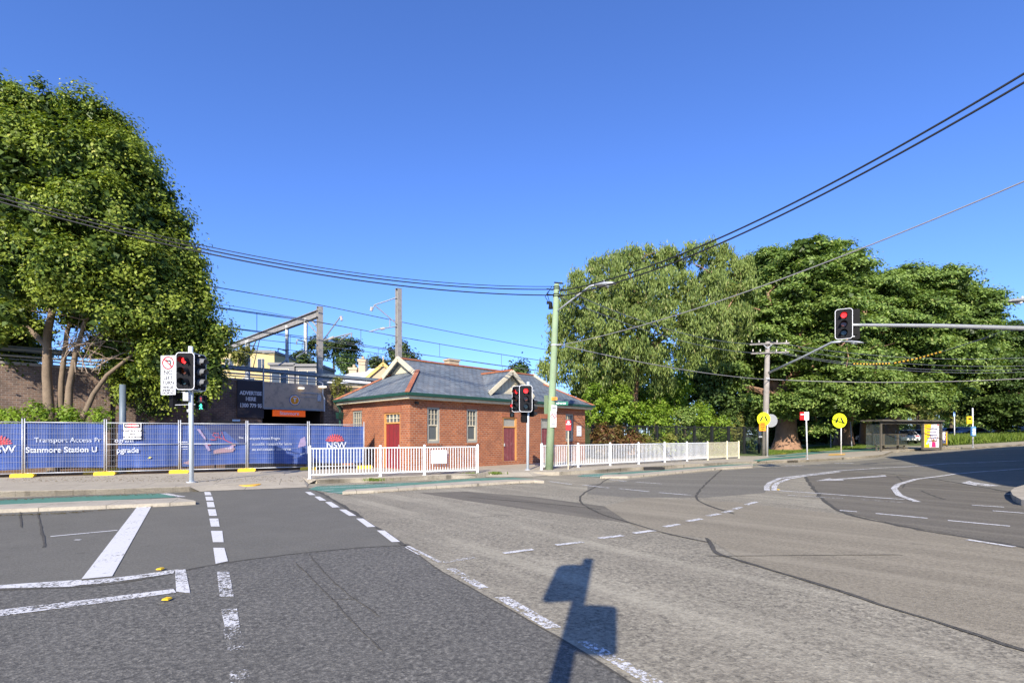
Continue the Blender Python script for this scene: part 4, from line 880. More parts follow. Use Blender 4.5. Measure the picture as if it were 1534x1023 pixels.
def ped_head(root,c,rz,s=1.0,green=True,name='pedestrian_signal'):
    Mx=Matrix.Translation(c)@Matrix.Rotation(rz,4,'Z')@Matrix.Scale(s,4); f=lambda p,t:tuple(Mx@Vector((p[0],t,p[1])))
    m=MB(); m.prism(rrect(.32,.64,.03),-.02,.16,f); hd=m.build(name,'black_plastic',root,world=True)
    for k in range(2):
        z=.16-.32*k
        m=MB(); m.prism([(x,y+z) for x,y in rrect(.25,.25,.02)],-.03,-.021,f); m.build('lens','lens_dark_green',hd,world=True)
        for sx in (-1,1): pass
        m=MB(); 
        for (a,b) in (((-.14,.15),(.14,.15)),((-.14,.15),(-.14,-.1)),((.14,.15),(.14,-.1))):
            v=[f((a[0],a[1]+z),-.02),f((b[0],b[1]+z),-.02),f((b[0],b[1]+z),-.2),f((a[0],a[1]+z),-.2)]; m.add(v,[(0,1,2,3)])
        m.build('visor','black_plastic',hd,world=True,fixn=False)
        on=(k==1)==green; m=MB()
        fig=[[(x,y+.085) for x,y in disc2(.022,12)],[(-.03,.06),(.03,.06),(.025,-.02),(-.02,-.02)],[(-.02,-.02),(.0,-.02),(-.03,-.11),(-.05,-.11)] ,[(.0,-.02),(.025,-.02),(.055,-.11),(.035,-.11)],[(-.03,.06),(-.02,.05),(-.05,.0),(-.062,.01)],[(.03,.06),(.02,.05),(.05,.0),(.062,.01)]]
        for P in fig: m.prism([(x*(1.15 if k else .8),y*1.05+z) for x,y in P],-.036,-.031,f)
        m.build('walking_figure' if k else 'standing_figure',('lit_green' if k else 'lit_red') if on else 'lit_red_dim' if k==0 else 'lens_dark_green',hd,world=True)
    return hd
def pole(root,base,top,r,mat='pole_paint',name='pole',cap=True,seg=16):
    m=MB(); m.tube([base,top],r,seg); o=m.build(name,mat,root,world=True,smooth=False)
    for p in o.data.polygons: p.use_smooth=len(p.vertices)==4
    m=MB(); b=Vector(base); m.tube([b,b+Vector((0,0,.03))],(r if not isinstance(r,list) else r[0])*2.2,seg); m.build('base_plate','galv',root,world=True); return o
# left signal
b=G(287,722.5,H); Y=b.y; S=thing('traffic_signal','traffic light pole with red light and No Left Turn sign on the left footpath','traffic light',b)
pole(S,b,(b.x-.03,b.y,W(0,519,Y).z),.07)
zc=W(278.5,556,Y-.25); sig_head(S,zc,R(2),1.0,'red')
sig_head(S,W(297,558,Y+.05),R(82),1.0,'none',vis='visor_side')
ped_head(S,W(301.5,603,Y-.05),R(4),.78,True)
sig_head(S,W(259,557,Y+.25),R(-40),.78,'none',True,name='rear_signal_head')
ped_head(S,W(262,599,Y+.2),R(150),.75,False)
mb=MB()
for v in (533,583): mb.beam(W(286,v,Y),W(300,v,Y),.03,.03); mb.beam(W(286,v,Y),W(262,v+1,Y+.1),.03,.03)
for v in (587.5,606.5): mb.beam(W(262,v,Y+.1),W(303,v-1,Y),.015,.02)
mb.build('bracket','galv',S,world=True)
mb=MB(); c=W(280,594,Y-.1); mb.cbx(c,(.17,.14,.27)); c=W(283,615,Y-.05); mb.cbx(c,(.08,.08,.08)); mb.build('terminal_box','sign_white',S,world=True)
c=W(252.3,562,Y-.12); ns=thing('no_left_turn_sign','tall white No Left Turn sign hung on the left traffic light','sign',c,R(-6))
Mn=Matrix.Translation(c)@Matrix.Rotation(R(-6),4,'Z'); f=lambda p,t:(p[0],t,p[1])
mb=MB(); mb.prism(rrect(.52,1.28,.02),-.012,0,f); mb.build('plate','sign_white',ns)
mb=MB(); ring(mb,[(x,y+.4) for x,y in disc2(.21,28)],[(x,y+.4) for x,y in disc2(.172,28)],-.02,-.013,f); mb.prism([(-.16,.53),(-.135,.555),(.16,.27),(.135,.245)],-.024,-.019,f); mb.build('red_circle','red_paint',ns)
mb=MB(); mb.prism([(.06,.28),(.1,.28),(.1,.46),(.07,.49),(-.05,.49),(-.05,.52),(-.12,.47),(-.05,.42),(-.05,.45),(.04,.45),(.06,.43)],-.018,-.013,f); mb.build('arrow','black_paint',ns)
nd=Mn.to_3x3()@Vector((0,-1,0)); xd=Mn.to_3x3()@Vector((1,0,0))
for s_,z,sz in (('NO',.08,.2),('LEFT',-.09,.16),('TURN',-.25,.16),('VEHICLES',-.4,.09),('UNDER 6m',-.5,.09),('EXCEPTED',-.585,.085)): text(s_,sz,'black_paint','lettering',ns,frame4(c+nd*.014+Vector((0,0,z)),xd,nd),bold=.003)
mb=MB(); mb.bx(-.25,.25,-.018,-.013,-.345,-.335); mb.build('divider','black_paint',ns)
# middle signal cluster
b=G(790.5,703.8,H); Y=b.y; S=thing('traffic_signal','traffic light pole with cluster of red lights in front of the station wall','traffic light',b)
pole(S,b,(b.x+.02,b.y,W(0,572,Y).z),.062)
sig_head(S,W(787.5,597,Y-.28),R(3),.98,'red'); sig_head(S,W(775.5,597.5,Y-.1),R(-38),.96,'red')
sig_head(S,W(767,614.5,Y+.1),R(-8),.6,'red',False,name='small_signal_head'); sig_head(S,W(797.5,611,Y+.15),R(120),.78,'none',False,name='side_signal_head'); ped_head(S,W(785.5,623.5,Y+.05),R(195),.88,False)
mb=MB()
for v in (585,612.5): mb.beam(W(791,v,Y),W(770,v,Y+.1),.03,.03); mb.beam(W(791,v,Y),W(800,v,Y+.1),.03,.03)
mb.build('bracket','galv',S,world=True)
# mast arm signal on the right
MA=Vector((20.6,18.2,H)); S=thing('mast_arm_signal','red traffic light hung at the end of a long grey mast arm','traffic light',MA)
ee=W(1290,487,18.5); e2_=W(1534,492,18.2)
mb=MB(); mb.tube([ee-Vector((.55,0,0)),ee,(ee+e2_)/2+Vector((0,0,.03)),e2_,(e2_.x+.7,18.2,e2_.z-.07),(MA.x-.2,18.2,e2_.z-.35),(MA.x,18.2,e2_.z-.9)],[.055,.055,.075,.085,.09,.1,.11],14); o=mb.build('arm','galv_dull',S,smooth=True,world=True)
pole(S,MA,(MA.x,MA.y,e2_.z-.88),.12,'galv_dull')
sig_head(S,W(1264,485.5,18.3),R(-32),.92,'red'); sig_head(S,W(1279,487,18.75),R(148),1.1,'none',False,name='rear_signal_head')
mb=MB(); mb.beam(W(1270,504,18.5),W(1280,504,18.5),.04,.04); mb.beam(W(1268,487,18.5),W(1290,487,18.5),.05,.05); mb.build('bracket','galv',S,world=True)
# signal pole beside the photographer (its shadow falls into the picture)
b=Vector((-.5,-.44,0)); S=thing('traffic_signal','traffic light pole beside the viewer whose shadow lies on the road','traffic light',b)
pole(S,b,(b.x,b.y,4.3),.075); sig_head(S,Vector((-.66,-.28,3.62)),R(10),.7,'none'); sig_head(S,Vector((-.28,-.5,2.9)),R(170),.55,'none',True,name='small_signal_head'); 
mb=MB(); mb.beam((-.5,-.44,3.3),(-.66,-.3,3.3),.04,.04); mb.beam((-.5,-.44,2.9),(-.3,-.5,2.9),.04,.04); mb.build('bracket','galv',S,world=True)
# ============================================================ POLES, STREET LIGHTS
def lampset(root,pts,head0,head1,r=.035,mat='galv',wd=.3):
    m=MB(); m.tube(pts,[r*1.25]+[r]*(len(pts)-1),10); m.build('lamp_arm',mat,root,smooth=True,world=True)
    a=Vector(head0);b=Vector(head1);d=b-a; n=8; m=MB(); prof=[(0,.28),(.12,.55),(.3,.9),(.55,1),(.8,.85),(.95,.45),(1,.1)]
    dn=d.normalized(); sd=dn.cross(Vector((0,0,1))).normalized(); up=sd.cross(dn)
    for t,w in prof:
        for k in range(12):
            an=2*math.pi*k/12; m.v.append(tuple(a+d*t+sd*math.cos(an)*wd/2*w+up*math.sin(an)*(.1 if math.sin(an)>0 else .07)*w))
    for i in range(len(prof)-1):
        for k in range(12): k2=(k+1)%12; m.f.append((i*12+k,i*12+k2,(i+1)*12+k2,(i+1)*12+k))
    m.f+=[tuple(range(12))[::-1],tuple((len(prof)-1)*12+k for k in range(12))]
    h=m.build('lamp_head','galv_dull',root,smooth=True,world=True)
    m=MB(); q=a+d*.6-up*.06
    m.tube([q,q-up*.05],[wd*.36,wd*.25],12); m.build('lamp_lens','lamp_lens',h,world=True,smooth=True)
    m=MB(); q=a+d*.45+up*.1; m.tube([q,q+up*.07],.035,8); m.build('photocell','sign_white',h,world=True)
gb0=G(822.5,703.2,H); GY=gb0.y; gt=W(834,426,GY)
gp=thing('power_pole','leaning pale green treated timber power pole in front of the station','power pole',gb0)
gpt=lambda z:gb0+(gt-gb0)*((z-gb0.z)/(gt.z-gb0.z))
def zv(v,Y=GY): return CAMZ-(v-HV)/F*Y
mb=MB(); mb.tube([gb0,gpt(3),gpt(6),gt],[.185,.165,.145,.125],18); mb.build('pole','treated_pole',gp,smooth=True,world=True)
lampset(gp,[gpt(zv(468)),W(858,448,GY-.7),W(884,428.5,GY-1.5),W(892,427,GY-1.7)],W(890,427.3,GY-1.7),W(923,424.5,GY-2.2),.035)
mb=MB()
for v in (430,433,441,444): 
    p=gpt(zv(v)); mb.tube([p-Vector((0,0,.015)),p+Vector((0,0,.015))],.15,16)
for v in (434,442):
    p=gpt(zv(v)); mb.tube([p-Vector((.15,0,0)),p-Vector((.45,.1,0))],.03,6); mb.tube([p+Vector((.13,0,0)),p+Vector((.4,-.05,-.03))],.025,6)
p=gpt(zv(427)); mb.beam(p+Vector((-.12,-.05,.1)),p+Vector((.3,-.05,.05)),.05,.05); mb.build('clamp','black_plastic',gp,world=True)
mb=MB(); p=gpt(zv(458))-Vector((.24,.05,0)); mb.tube([p+Vector((0,0,.15)),p-Vector((0,0,.15))],[.07,.11],10); mb.cbx(p+Vector((-.08,0,.12)),(.2,.12,.1)); mb.tube([p+Vector((-.1,0,.15)),p+Vector((-.25,0,.4)),p+Vector((-.1,0,.65))],.015,6); mb.tube([p+Vector((-.05,0,.15)),p+Vector((-.15,0,.5)),p+Vector((.05,0,.85))],.015,6); mb.build('cable_joint','black_plastic',gp,world=True)
mb=MB(); p=gpt(zv(517)); mb.tube([p-Vector((0,0,.03)),p+Vector((0,0,.03))],.165,16); mb.tube([p+Vector((.1,-.1,0)),p+Vector((.3,-.1,0))],.025,6); mb.build('band','galv',gp,world=True)
def smallsign(name,label,cat,c,w,h,mat,rz=0,rad=.01,d=.012):
    t=thing(name,label,cat,c,rz); m=MB(); m.prism(rrect(w,h,rad),-d,0,lambda p,q:(p[0],q,p[1])); m.build('plate',mat,t); return t
def sgn(t,mats): return t
def onsign(t,fnc,mat,name):
    m=MB(); fnc(m,lambda p,q:(p[0],q,p[1])); return m.build(name,mat,t)
Yp=GY-.2
def bars(t,L,mat='black_paint'):
    m=MB()
    for a,b,c_,d in L: m.bx(a,b,-.017,-.013,c_,d)
    return m.build('lettering',mat,t)
c=W(830.5,597,Yp); t=smallsign('pole_number_plate','small yellow number plate highest on the green power pole','sign',c,.26,.13,'sign_orange'); bars(t,[(-.09,.09,.015,.035),(-.07,.07,-.035,-.015)])
c=W(830,611.3,Yp); t=smallsign('arrow_sign','small white plate with a black double arrow above the round red ringed sign','sign',c,.25,.26,'sign_white')
onsign(t,lambda m,f:m.prism([(-.09,0),(-.04,.045),(-.04,.018),(.04,.018),(.04,.045),(.09,0),(.04,-.045),(.04,-.018),(-.04,-.018),(-.04,-.045)],-.02,-.013,f),'black_paint','double_arrow')
c=W(829,627.8,Yp); t=smallsign('no_turn_sign','white plate with red ringed no turn symbol on the green pole','sign',c,.27,.72,'sign_white')
onsign(t,lambda m,f:(ring(m,[(x,y+.14) for x,y in disc2(.13,24,sx=.95)],[(x,y+.14) for x,y in disc2(.1,24,sx=.95)],-.02,-.013,f),m.prism([(-.08,.21),(-.06,.23),(.08,.06),(.06,.04)],-.022,-.017,f)),'red_paint','red_circle')
onsign(t,lambda m,f:m.prism([(-.05,.12),(.0,.12),(.0,.16),(.07,.13),(.0,.09),(.0,.1),(-.05,.1)],-.018,-.013,f),'black_paint','arrow')
bars(t,[(-.06,.06,-.13,-.1),(-.08,.08,-.22,-.18),(-.07,.07,-.3,-.27)])
c=W(818,606,GY-.05); t=smallsign('side_plate','tall grey green plate mounted edge-on at the left of the green pole','sign',c,.28,.84,'treated_pole',R(50))
onsign(t,lambda m,f:m.bx(-.1,.1,.001,.03,-.3,-.27),'galv','bracket')
c=W(841,604,GY+.02); t=smallsign('street_name_sign','green street name blade pointing right from the green pole','sign',c,.62,.17,'street_green',R(8)); bars(t,[(-.24,-.1,-.03,.035),(-.07,.03,-.03,.02),(.06,.2,-.03,.03)],'white_plain')
# red sign on timber post
b=G(851.5,703,H); b=Vector((b.x,b.y+.05,b.z)); t=thing('no_stopping_sign','red and white parking sign on a thin cream post behind the railing','sign',b)
mb=MB(); mb.tube([(0,0,0),(0,0,1.75)],.035,10); mb.build('post','sash_cream',t); zc=zv(637,b.y)-b.z
mb=MB(); mb.prism([(x,y+zc) for x,y in rrect(.24,.46,.02)],-.05,-.036,f); mb.build('plate','red_paint',t); mb=MB(); mb.bx(-.1,.1,-.055,-.051,zc+.03,zc+.08); mb.tube([(0,-.0505,zc+.15),(0,-.056,zc+.15)],.05,14); mb.build('white_marks','white_plain',t)
# right utility pole
ub=G(1145.5,682,H); UY=ub.y; ut=W(1150,512,UY)
up_=thing('utility_pole','grey timber utility pole with two crossarms and a street light near the crossing signs','power pole',ub)
mb=MB(); mb.tube([ub,ub+(ut-ub)*.5,ut],[.26,.21,.16],16); mb.build('pole','wood_grey',up_,smooth=True,world=True)
for v,(ua,ub_) in ((515,(1123,1182)),(528.5,(1125,1181))):
    mb=MB(); mb.beam(W(ua,v+1,UY-.25),W(ub_,v-1,UY-.15),.1,.12); x=mb.build('crossarm','wood_grey',up_,world=True)
    mb=MB()
    for q in (ua+3,ua+14,ub_-18,ub_-4): p=W(q,v-2,UY-.2); mb.tube([p,p+Vector((0,0,.18))],[.05,.035],8)
    mb.build('insulator','insulator',x,world=True)
mb=MB(); mb.beam(W(1150,522,UY-.2),W(1141,514,UY-.2),.03,.05); mb.beam(W(1150,522,UY-.2),W(1158,514,UY-.2),.03,.05); mb.tube([W(1146,568,UY),W(1151,568,UY)],.2,12); mb.build('brace','galv',up_,world=True)
lampset(up_,[W(1152,558,UY-.2),W(1200,536,UY-3),W(1246,513,UY-6),W(1262,511.5,UY-6.6)],W(1260,511.5,UY-6.6),W(1294,513.5,UY-7.6),.07,wd=.6)
mb=MB(); p=W(1138,648,UY-.2); mb.cbx(p,(.2,.15,.4)); mb.cbx(W(1139,654,UY-.2),(.25,.12,.12)); mb.build('meter_box','galv_dull',up_,world=True)
# lamp at the right frame edge on its own pole outside the frame
lp=thing('street_light','street light head reaching in at the right edge above the mast arm','street light',(22.5,20.5,H)); pole(lp,Vector((22.5,20.5,H)),Vector((22.5,20.5,6.4)),.11,'galv_dull')
lampset(lp,[(22.5,20.5,6.3),W(1600,448,19.5),W(1545,450,18.6)],W(1548,450.5,18.6),W(1511,451,18.1),.04,wd=.32)
# ============================================================ CROSSING SIGNS & POSTS ON THE RIGHT
def ped_disc(root,c,r,rz=0):
    Mx=Matrix.Translation(c)@Matrix.Rotation(rz,4,'Z'); f=lambda p,t:tuple(Mx@Vector((p[0],t,p[1])))
    m=MB(); m.prism(disc2(r,32),-.015,0,f); d=m.build('disc','sign_yellow',root,world=True)
    m=MB(); 
    for sx in (-1,1): m.prism([(sx*r*.05,r*.42),(sx*r*.28,r*.42),(sx*r*.66,-r*.34),(sx*r*.4,-r*.34)][::sx],-.022,-.016,f)
    m.build('walking_legs','black_paint',d,world=True); return d
b=G(1149.5,680.5,H); b=Vector(((1149.5-CU)/F*(UY-.75),UY-.75,H)); t=thing('crossing_sign','yellow pedestrian crossing disc with orange plate below, mounted by the utility pole','sign',b); 
pole(t,b,(b.x,b.y,W(0,614,b.y).z),.035,'galv'); ped_disc(t,W(1144,627.5,b.y-.1),.5)
c=W(1142.3,638.5,b.y-.12); mb=MB(); mb.cbx(c,(.5,.02,.68)); pl=mb.build('orange_plate','sign_orange',t,world=True); 
mb=MB(); [mb.cbx(c+Vector((0,-.015,z)),(w,.006,.05)) for z,w in ((.2,.26),(.08,.34),(-.06,.3),(-.2,.2))]; mb.build('lettering','black_paint',t,world=True)
bk=thing('round_sign_back','plain grey back of a round sign behind the yellow crossing disc','sign',W(1155,630,b.y+.5)); mb=MB(); mb.prism(disc2(.5,28),0,.015,lambda p,q:(p[0],q,p[1])); mb.build('disc','galv_dull',bk); mb=MB(); zz=-(W(0,630,b.y+.5).z-(T(b.x)+H)); mb.tube([(-.25,.03,.4),(-.25,.03,zz)],.03,8); mb.build('post','galv',bk)
b=G(1260,680,H); t=thing('crossing_sign','yellow pedestrian crossing disc alone on a thin post right of the big fig trunk','sign',b); pole(t,b,(b.x,b.y,W(0,622,b.y).z),.04,'sign_white'); ped_disc(t,W(1257.5,630,b.y-.06),.56)
b=G(1209.5,688,H); t=thing('parking_sign','half red half white sign on a white post at the kerb before the fig tree','sign',b); pole(t,b,W(1207.5,618,b.y),.04,'sign_white')
c=W(1205,623,b.y-.06); mb=MB(); mb.cbx(c-Vector((.15,0,0)),(.28,.02,.5)); pr=mb.build('red_plate','red_paint',t,world=True); mb=MB(); mb.cbx(c+Vector((.14,0,0)),(.29,.02,.52)); mb.build('white_plate','white_plain',t,world=True)
mb=MB(); mb.cbx(c+Vector((-.15,-.014,.1)),(.2,.006,.08)); mb.cbx(c+Vector((.14,-.014,.14)),(.2,.006,.05)); mb.build('marks','sign_white',t,world=True)
for (u,v0,v1,lab) in ((1244.5,650,671,'short grey post leaning beside the second fig trunk'),(1276,632,669.5,'taller grey leaning post right of the lone crossing disc'),(1295,633,657,'thin pale post in the dark behind the crossing disc')):
    b=G(u,v1,H); t=thing('metal_post',lab,'post',b); m=MB(); m.tube([b,W(u-(2 if u==1276 else 0),v0,b.y)],.05,8); m.build('post','galv_dull',t,world=True); m=MB(); m.tube([W(u-(2 if u==1276 else 0),v0,b.y),W(u-(2 if u==1276 else 0),v0-.5,b.y)],.06,8); m.build('cap','sign_white',t,world=True)
# ============================================================ BUS SHELTER
A_=G(1319,676,H); B_=G(1406,671.8,H); sx_=(B_-A_); sx_.z=0; Ls=sx_.length; sx_.normalize(); rz=math.atan2(sx_.y,sx_.x)
bs=thing('bus_shelter','bronze framed glass bus shelter with lit advertising panel at its right end','bus shelter',A_,rz); HS=W(0,628.5,A_.y).z-A_.z
mb=MB(); mb.bx(-.25,Ls+.2,-.35,1.5,HS-.12,HS); mb.build('roof','shelter_bronze',bs)
for x in (.05,Ls*.3,Ls*.55): 
    mb=MB(); y=0 if x<.1 else 1.25; mb.bx(x-.06,x+.06,y-.06,y+.06,0,HS-.12); mb.build('post','shelter_bronze',bs)
mb=MB(); mb.bx(.05,Ls*.72,1.26,1.28,.25,HS-.3); mb.bx(-.01,.01,.1,1.2,.25,HS-.3); mb.build('glass_panel','glass_clear',bs)
mb=MB(); mb.bx(.05,Ls*.72,1.22,1.25,1.35,1.5); mb.bx(.05,Ls*.72,1.22,1.25,.2,.28); mb.bx(.05,Ls*.72,-.05,.0,HS-.34,HS-.13); mb.build('rail','shelter_bronze',bs)
mb=MB(); mb.bx(.6,Ls*.65,.75,1.15,.46,.52); 
for x in (.8,Ls*.6): mb.bx(x-.04,x+.04,.9,1.0,0,.458)
mb.build('bench','shelter_bronze',bs)
x0=Ls*.71; mb=MB(); mb.bx(x0,Ls+.05,-.08,.08,.1,HS-.15); mb.bx(Ls+.15,Ls+.3,-.1,.1,0,HS-.12); pn=mb.build('advertising_panel','shelter_bronze',bs)
mb=MB(); mb.bx(x0+.12,Ls-.1,-.09,-.081,.3,HS-.35); mb.build('poster','white_plain',pn)
pw=Ls-.22-x0; zc=(HS-.05)/2; f=lambda p,t:(p[0],t,p[1]); x1=x0+.12
mb=MB(); mb.prism([(x1,.3),(x1+pw*.35,.3),(x1+pw*.33,.9),(x1+pw*.4,1.6),(x1+pw*.48,HS-.35),(x1,HS-.35)],-.094,-.091,f); mb.build('yellow_half','ad_yellow',pn)
mb=MB(); 
for k_ in range(5): z=HS-.75-.26*k_; mb.bx(x1+pw*.15,x1+pw*(.9-.1*(k_%2)),-.098,-.095,z,z+.07)
mb.build('text_lines','ad_text',pn)
mb=MB(); mb.prism([(x1+pw*.48,.32),(x1+pw*.78,.32),(x1+pw*.76,.75),(x1+pw*.52,.75)],-.1,-.096,f); mb.build('pink_shirt','ad_magenta',pn)
mb=MB(); mb.prism([(x1+pw*.63+x*.14,.88+y*.14) for x,y in disc2(1,12)],-.1,-.096,f); mb.prism([(x1+pw*.52,.75),(x1+pw*.58,.75),(x1+pw*.4,1.3),(x1+pw*.36,1.28)],-.101,-.096,f); mb.prism([(x1+pw*.7,.75),(x1+pw*.76,.75),(x1+pw*.96,1.15),(x1+pw*.92,1.2)],-.101,-.096,f); mb.build('raised_arms','skin_brown',pn)
mb=MB(); mb.prism([(x1+pw*.1,.55),(x1+pw*.25,.6),(x1+pw*.38,1.15),(x1+pw*.25,.95)],-.098,-.095,f); mb.build('blue_brush','ad_blue',pn); mb=MB(); mb.bx(Ls-.3,Ls-.12,-.098,-.095,HS-.45,HS-.36); mb.build('red_tab','red_paint',pn)
p=G(1415,668.8,H); ap=thing('poster_stand','small yellow and white poster stand immediately right of the bus shelter','poster stand',p,rz); w=.7; hh=1.32
mb=MB(); mb.bx(-w/2,w/2,-.05,.05,.1,hh+.1); mb.bx(w/2-.08,w/2,-.04,.04,0,.1); mb.bx(-w/2,-w/2+.08,-.04,.04,0,.1); mb.build('frame','shelter_bronze',ap); mb=MB(); mb.bx(-w/2+.03,w/2-.12,-.06,-.051,.15,hh); mb.build('poster','white_plain',ap); mb=MB(); mb.bx(w/2-.28,w/2-.12,-.066,-.061,.15,hh); mb.bx(-w/2+.03,w/2-.12,-.066,-.061,.15,.3); mb.build('yellow_band','ad_yellow',ap); mb=MB()
for k_ in range(4): mb.prism([(-.2+.12*(k_%2),.4+.2*k_),(-.02+.1*(k_%2),.48+.2*k_),(-.14+.1*(k_%2),.58+.2*k_)],-.07,-.067,f)
mb.build('red_shapes','red_paint',ap)
b=G(1457.5,670.5,H); t=thing('bus_stop_sign','tall bus stop pole with yellow plate and blue timetable case','bus stop',b); pole(t,b,W(1457,611,b.y),.05,'sign_white'); Yb=b.y
mb=MB(); c=W(1452.5,629,Yb-.05); mb.cbx(c,(.5,.04,.62)); mb.build('yellow_plate','ad_yellow',t,world=True); mb=MB(); mb.cbx(c+Vector((0,-.025,.1)),(.26,.01,.14)); mb.build('bus_symbol','black_paint',t,world=True)
mb=MB(); c=W(1457.8,645.8,Yb-.1); mb.cbx(c,(.36,.12,.78)); tc_=mb.build('timetable_case','plate_blue',t,world=True); mb=MB(); mb.cbx(c+Vector((.02,-.065,-.03)),(.24,.01,.55)); mb.build('timetable','white_plain',tc_,world=True)
b=G(1430,661,H); b=G(1430,663,H); t=thing('parking_post','white post with narrow sign behind the grasses between shelter and bus stop','post',b); pole(t,b,W(1429.5,617,b.y),.05,'sign_white'); mb=MB(); mb.cbx(W(1429.5,620,b.y-.07),(.2,.03,.5)); mb.build('plate','ad_blue',t,world=True)
# ============================================================ CARS
def make_car(label,body,loc,rz):
    c=thing('parked_car',label,'car',loc,rz,'cars parked under the trees'); L=4.5
    m=MB(); prof=[(-2.2,.35),(-2.25,.6),(-2.15,.85),(-1.3,.98),(1.55,.98),(2.15,.92),(2.28,.7),(2.22,.35),(1.75,.28),(1.68,.5),(1.45,.66),(1.15,.66),(.92,.5),(.85,.28),(-.85,.28),(-.92,.5),(-1.15,.66),(-1.45,.66),(-1.68,.5),(-1.75,.28)]
    m.prism(prof,-.86,.86,lambda p,t:(p[0],t,p[1])); bd=m.build('body',body,c); bv=bd.modifiers.new('b','BEVEL'); bv.width=.06; bv.segments=2; bv.limit_method='ANGLE'
    m=MB(); cab=[(-1.25,.97),(-.55,1.42),(1.0,1.46),(1.85,.97)]
    m.prism(cab,-.8,.8,lambda p,t:(p[0],t*(1 if p[1]<1.2 else .82),p[1])); m.build('cabin','glass_dark',c)
    m=MB(); m.prism([(-.62,1.42),(-.55,1.47),(.95,1.5),(1.08,1.44)],-.68,.68,lambda p,t:(p[0],t,p[1]))
    for s in (-1,1):
        for a,b in (((-1.25,.97),(-.55,1.43)),((.25,.97),(.25,1.45)),((1.85,.97),(1.02,1.45))): m.beam((a[0],s*.81,a[1]),(b[0],s*.67,b[1]),.06,.06)
    m.build('roof',body,c)
    for x in (-1.3,1.3):
        for s in (-1,1):
            m=MB(); m.tube([(x,s*.7,.33),(x,s*.87,.33)],.33,18); w=m.build('wheel','rubber',c); m=MB(); m.tube([(x,s*.871,.33),(x,s*.885,.33)],.2,14); m.build('rim','galv',w)
    for s in (-1,1):
        m=MB(); m.cbx((-2.18,s*.6,.72),(.12,.36,.16)); m.build('headlight','lamp_lens',c); m=MB(); m.cbx((2.2,s*.62,.8),(.1,.3,.16)); m.build('tail_light','tail_red',c)
    m=MB(); m.cbx((2.25,0,.55),(.05,.5,.12)); m.build('number_plate','white_plain',c)
    return c
def gy(u,Y): x=(u-CU)/F*Y; return Vector((x,Y,T(x)+H+.01))
make_car('dark blue parked car partly hidden by the bus stop pole','car_blue',gy(1453,66),R(8)); make_car('white parked car behind the dark blue one by the thin white post','car_white',gy(1440,74),R(5))
make_car('blue and silver car at the far right edge beneath the leafy tree','car_blue',gy(1520,70),R(-12)); make_car('second silver car at the right edge just behind the blue one','car_silver',gy(1534,76),R(6))
make_car('white car seen through the left shelter glass with red tail light','car_white',gy(1352,56),R(-110)); make_car('white car seen through the shelter next to the advertising panel','car_white',gy(1368,60),R(60)); make_car('dark green car seen through the left pane of the shelter','car_dark',gy(1330,58),R(-100)); make_car('dark car with red lamps standing left of the bus shelter','car_dark',gy(1309,60),R(-95)); make_car('grey blue car glimpsed between the shelter and the poster stand','car_silver',gy(1417,68),R(5))
# ============================================================ OCCLUDING BUILDING right of the viewer
ob=thing('corner_building','two storey rendered corner building outside the right of the view, shading the road','building',(0,0,0))
poly=[(13.4,1.6),(21.6,16.6),(23.4,20.6),(42,31),(75,38),(75,-10),(20,-10)]
mb=MB(); mb.prism(poly,-.1,9.0,lambda p,t:(p[0],p[1],t)); mb.build('wall','chimney_cream',ob)
mb=MB(); mb.prism([(x*1.0+.0,y) for x,y in poly],9.002,9.05,lambda p,t:(p[0],p[1],t)); mb.build('roof','grey_render',ob)
# ============================================================ VEGETATION
def leaves_mesh(name,P,Nn,Ln,Wd,mat,parent=None,A=None):
    """P (n,3) centres, Nn normals, A optional long axis; rhombic leaves"""
    n=len(P)
    if A is None: A=RNG.normal(size=(n,3))
    A=A-(A*Nn).sum(1,keepdims=True)*Nn; A/=np.linalg.norm(A,axis=1,keepdims=True)+1e-9
    B=np.cross(Nn,A); Ln=Ln[:,None];Wd=Wd[:,None]; fold=Nn*Wd*.25
    V=np.stack([P-A*Ln/2,P+B*Wd/2+fold,P+A*Ln/2,P-B*Wd/2+fold],1).reshape(-1,3)
    loc=np.array([V[:,0].mean(),V[:,1].mean(),V[:,2].min()]) if parent is None else np.array(parent.location)
    V=(V-loc).astype(np.float32)
    me=bpy.data.meshes.new(name); me.vertices.add(4*n); me.vertices.foreach_set('co',V.ravel())
    me.loops.add(4*n); me.loops.foreach_set('vertex_index',np.arange(4*n,dtype=np.int32))
    me.polygons.add(n); me.polygons.foreach_set('loop_start',np.arange(0,4*n,4,dtype=np.int32)); me.polygons.foreach_set('loop_total',np.full(n,4,dtype=np.int32))
    me.update(calc_edges=True); me.materials.append(M[mat]); o=bpy.data.objects.new(name,me); COL.objects.link(o)
    if parent is None: o.location=loc
    else: o.parent=parent
    return o
def unit(n):
    d=RNG.normal(size=(n,3)); return d/np.linalg.norm(d,axis=1,keepdims=True)
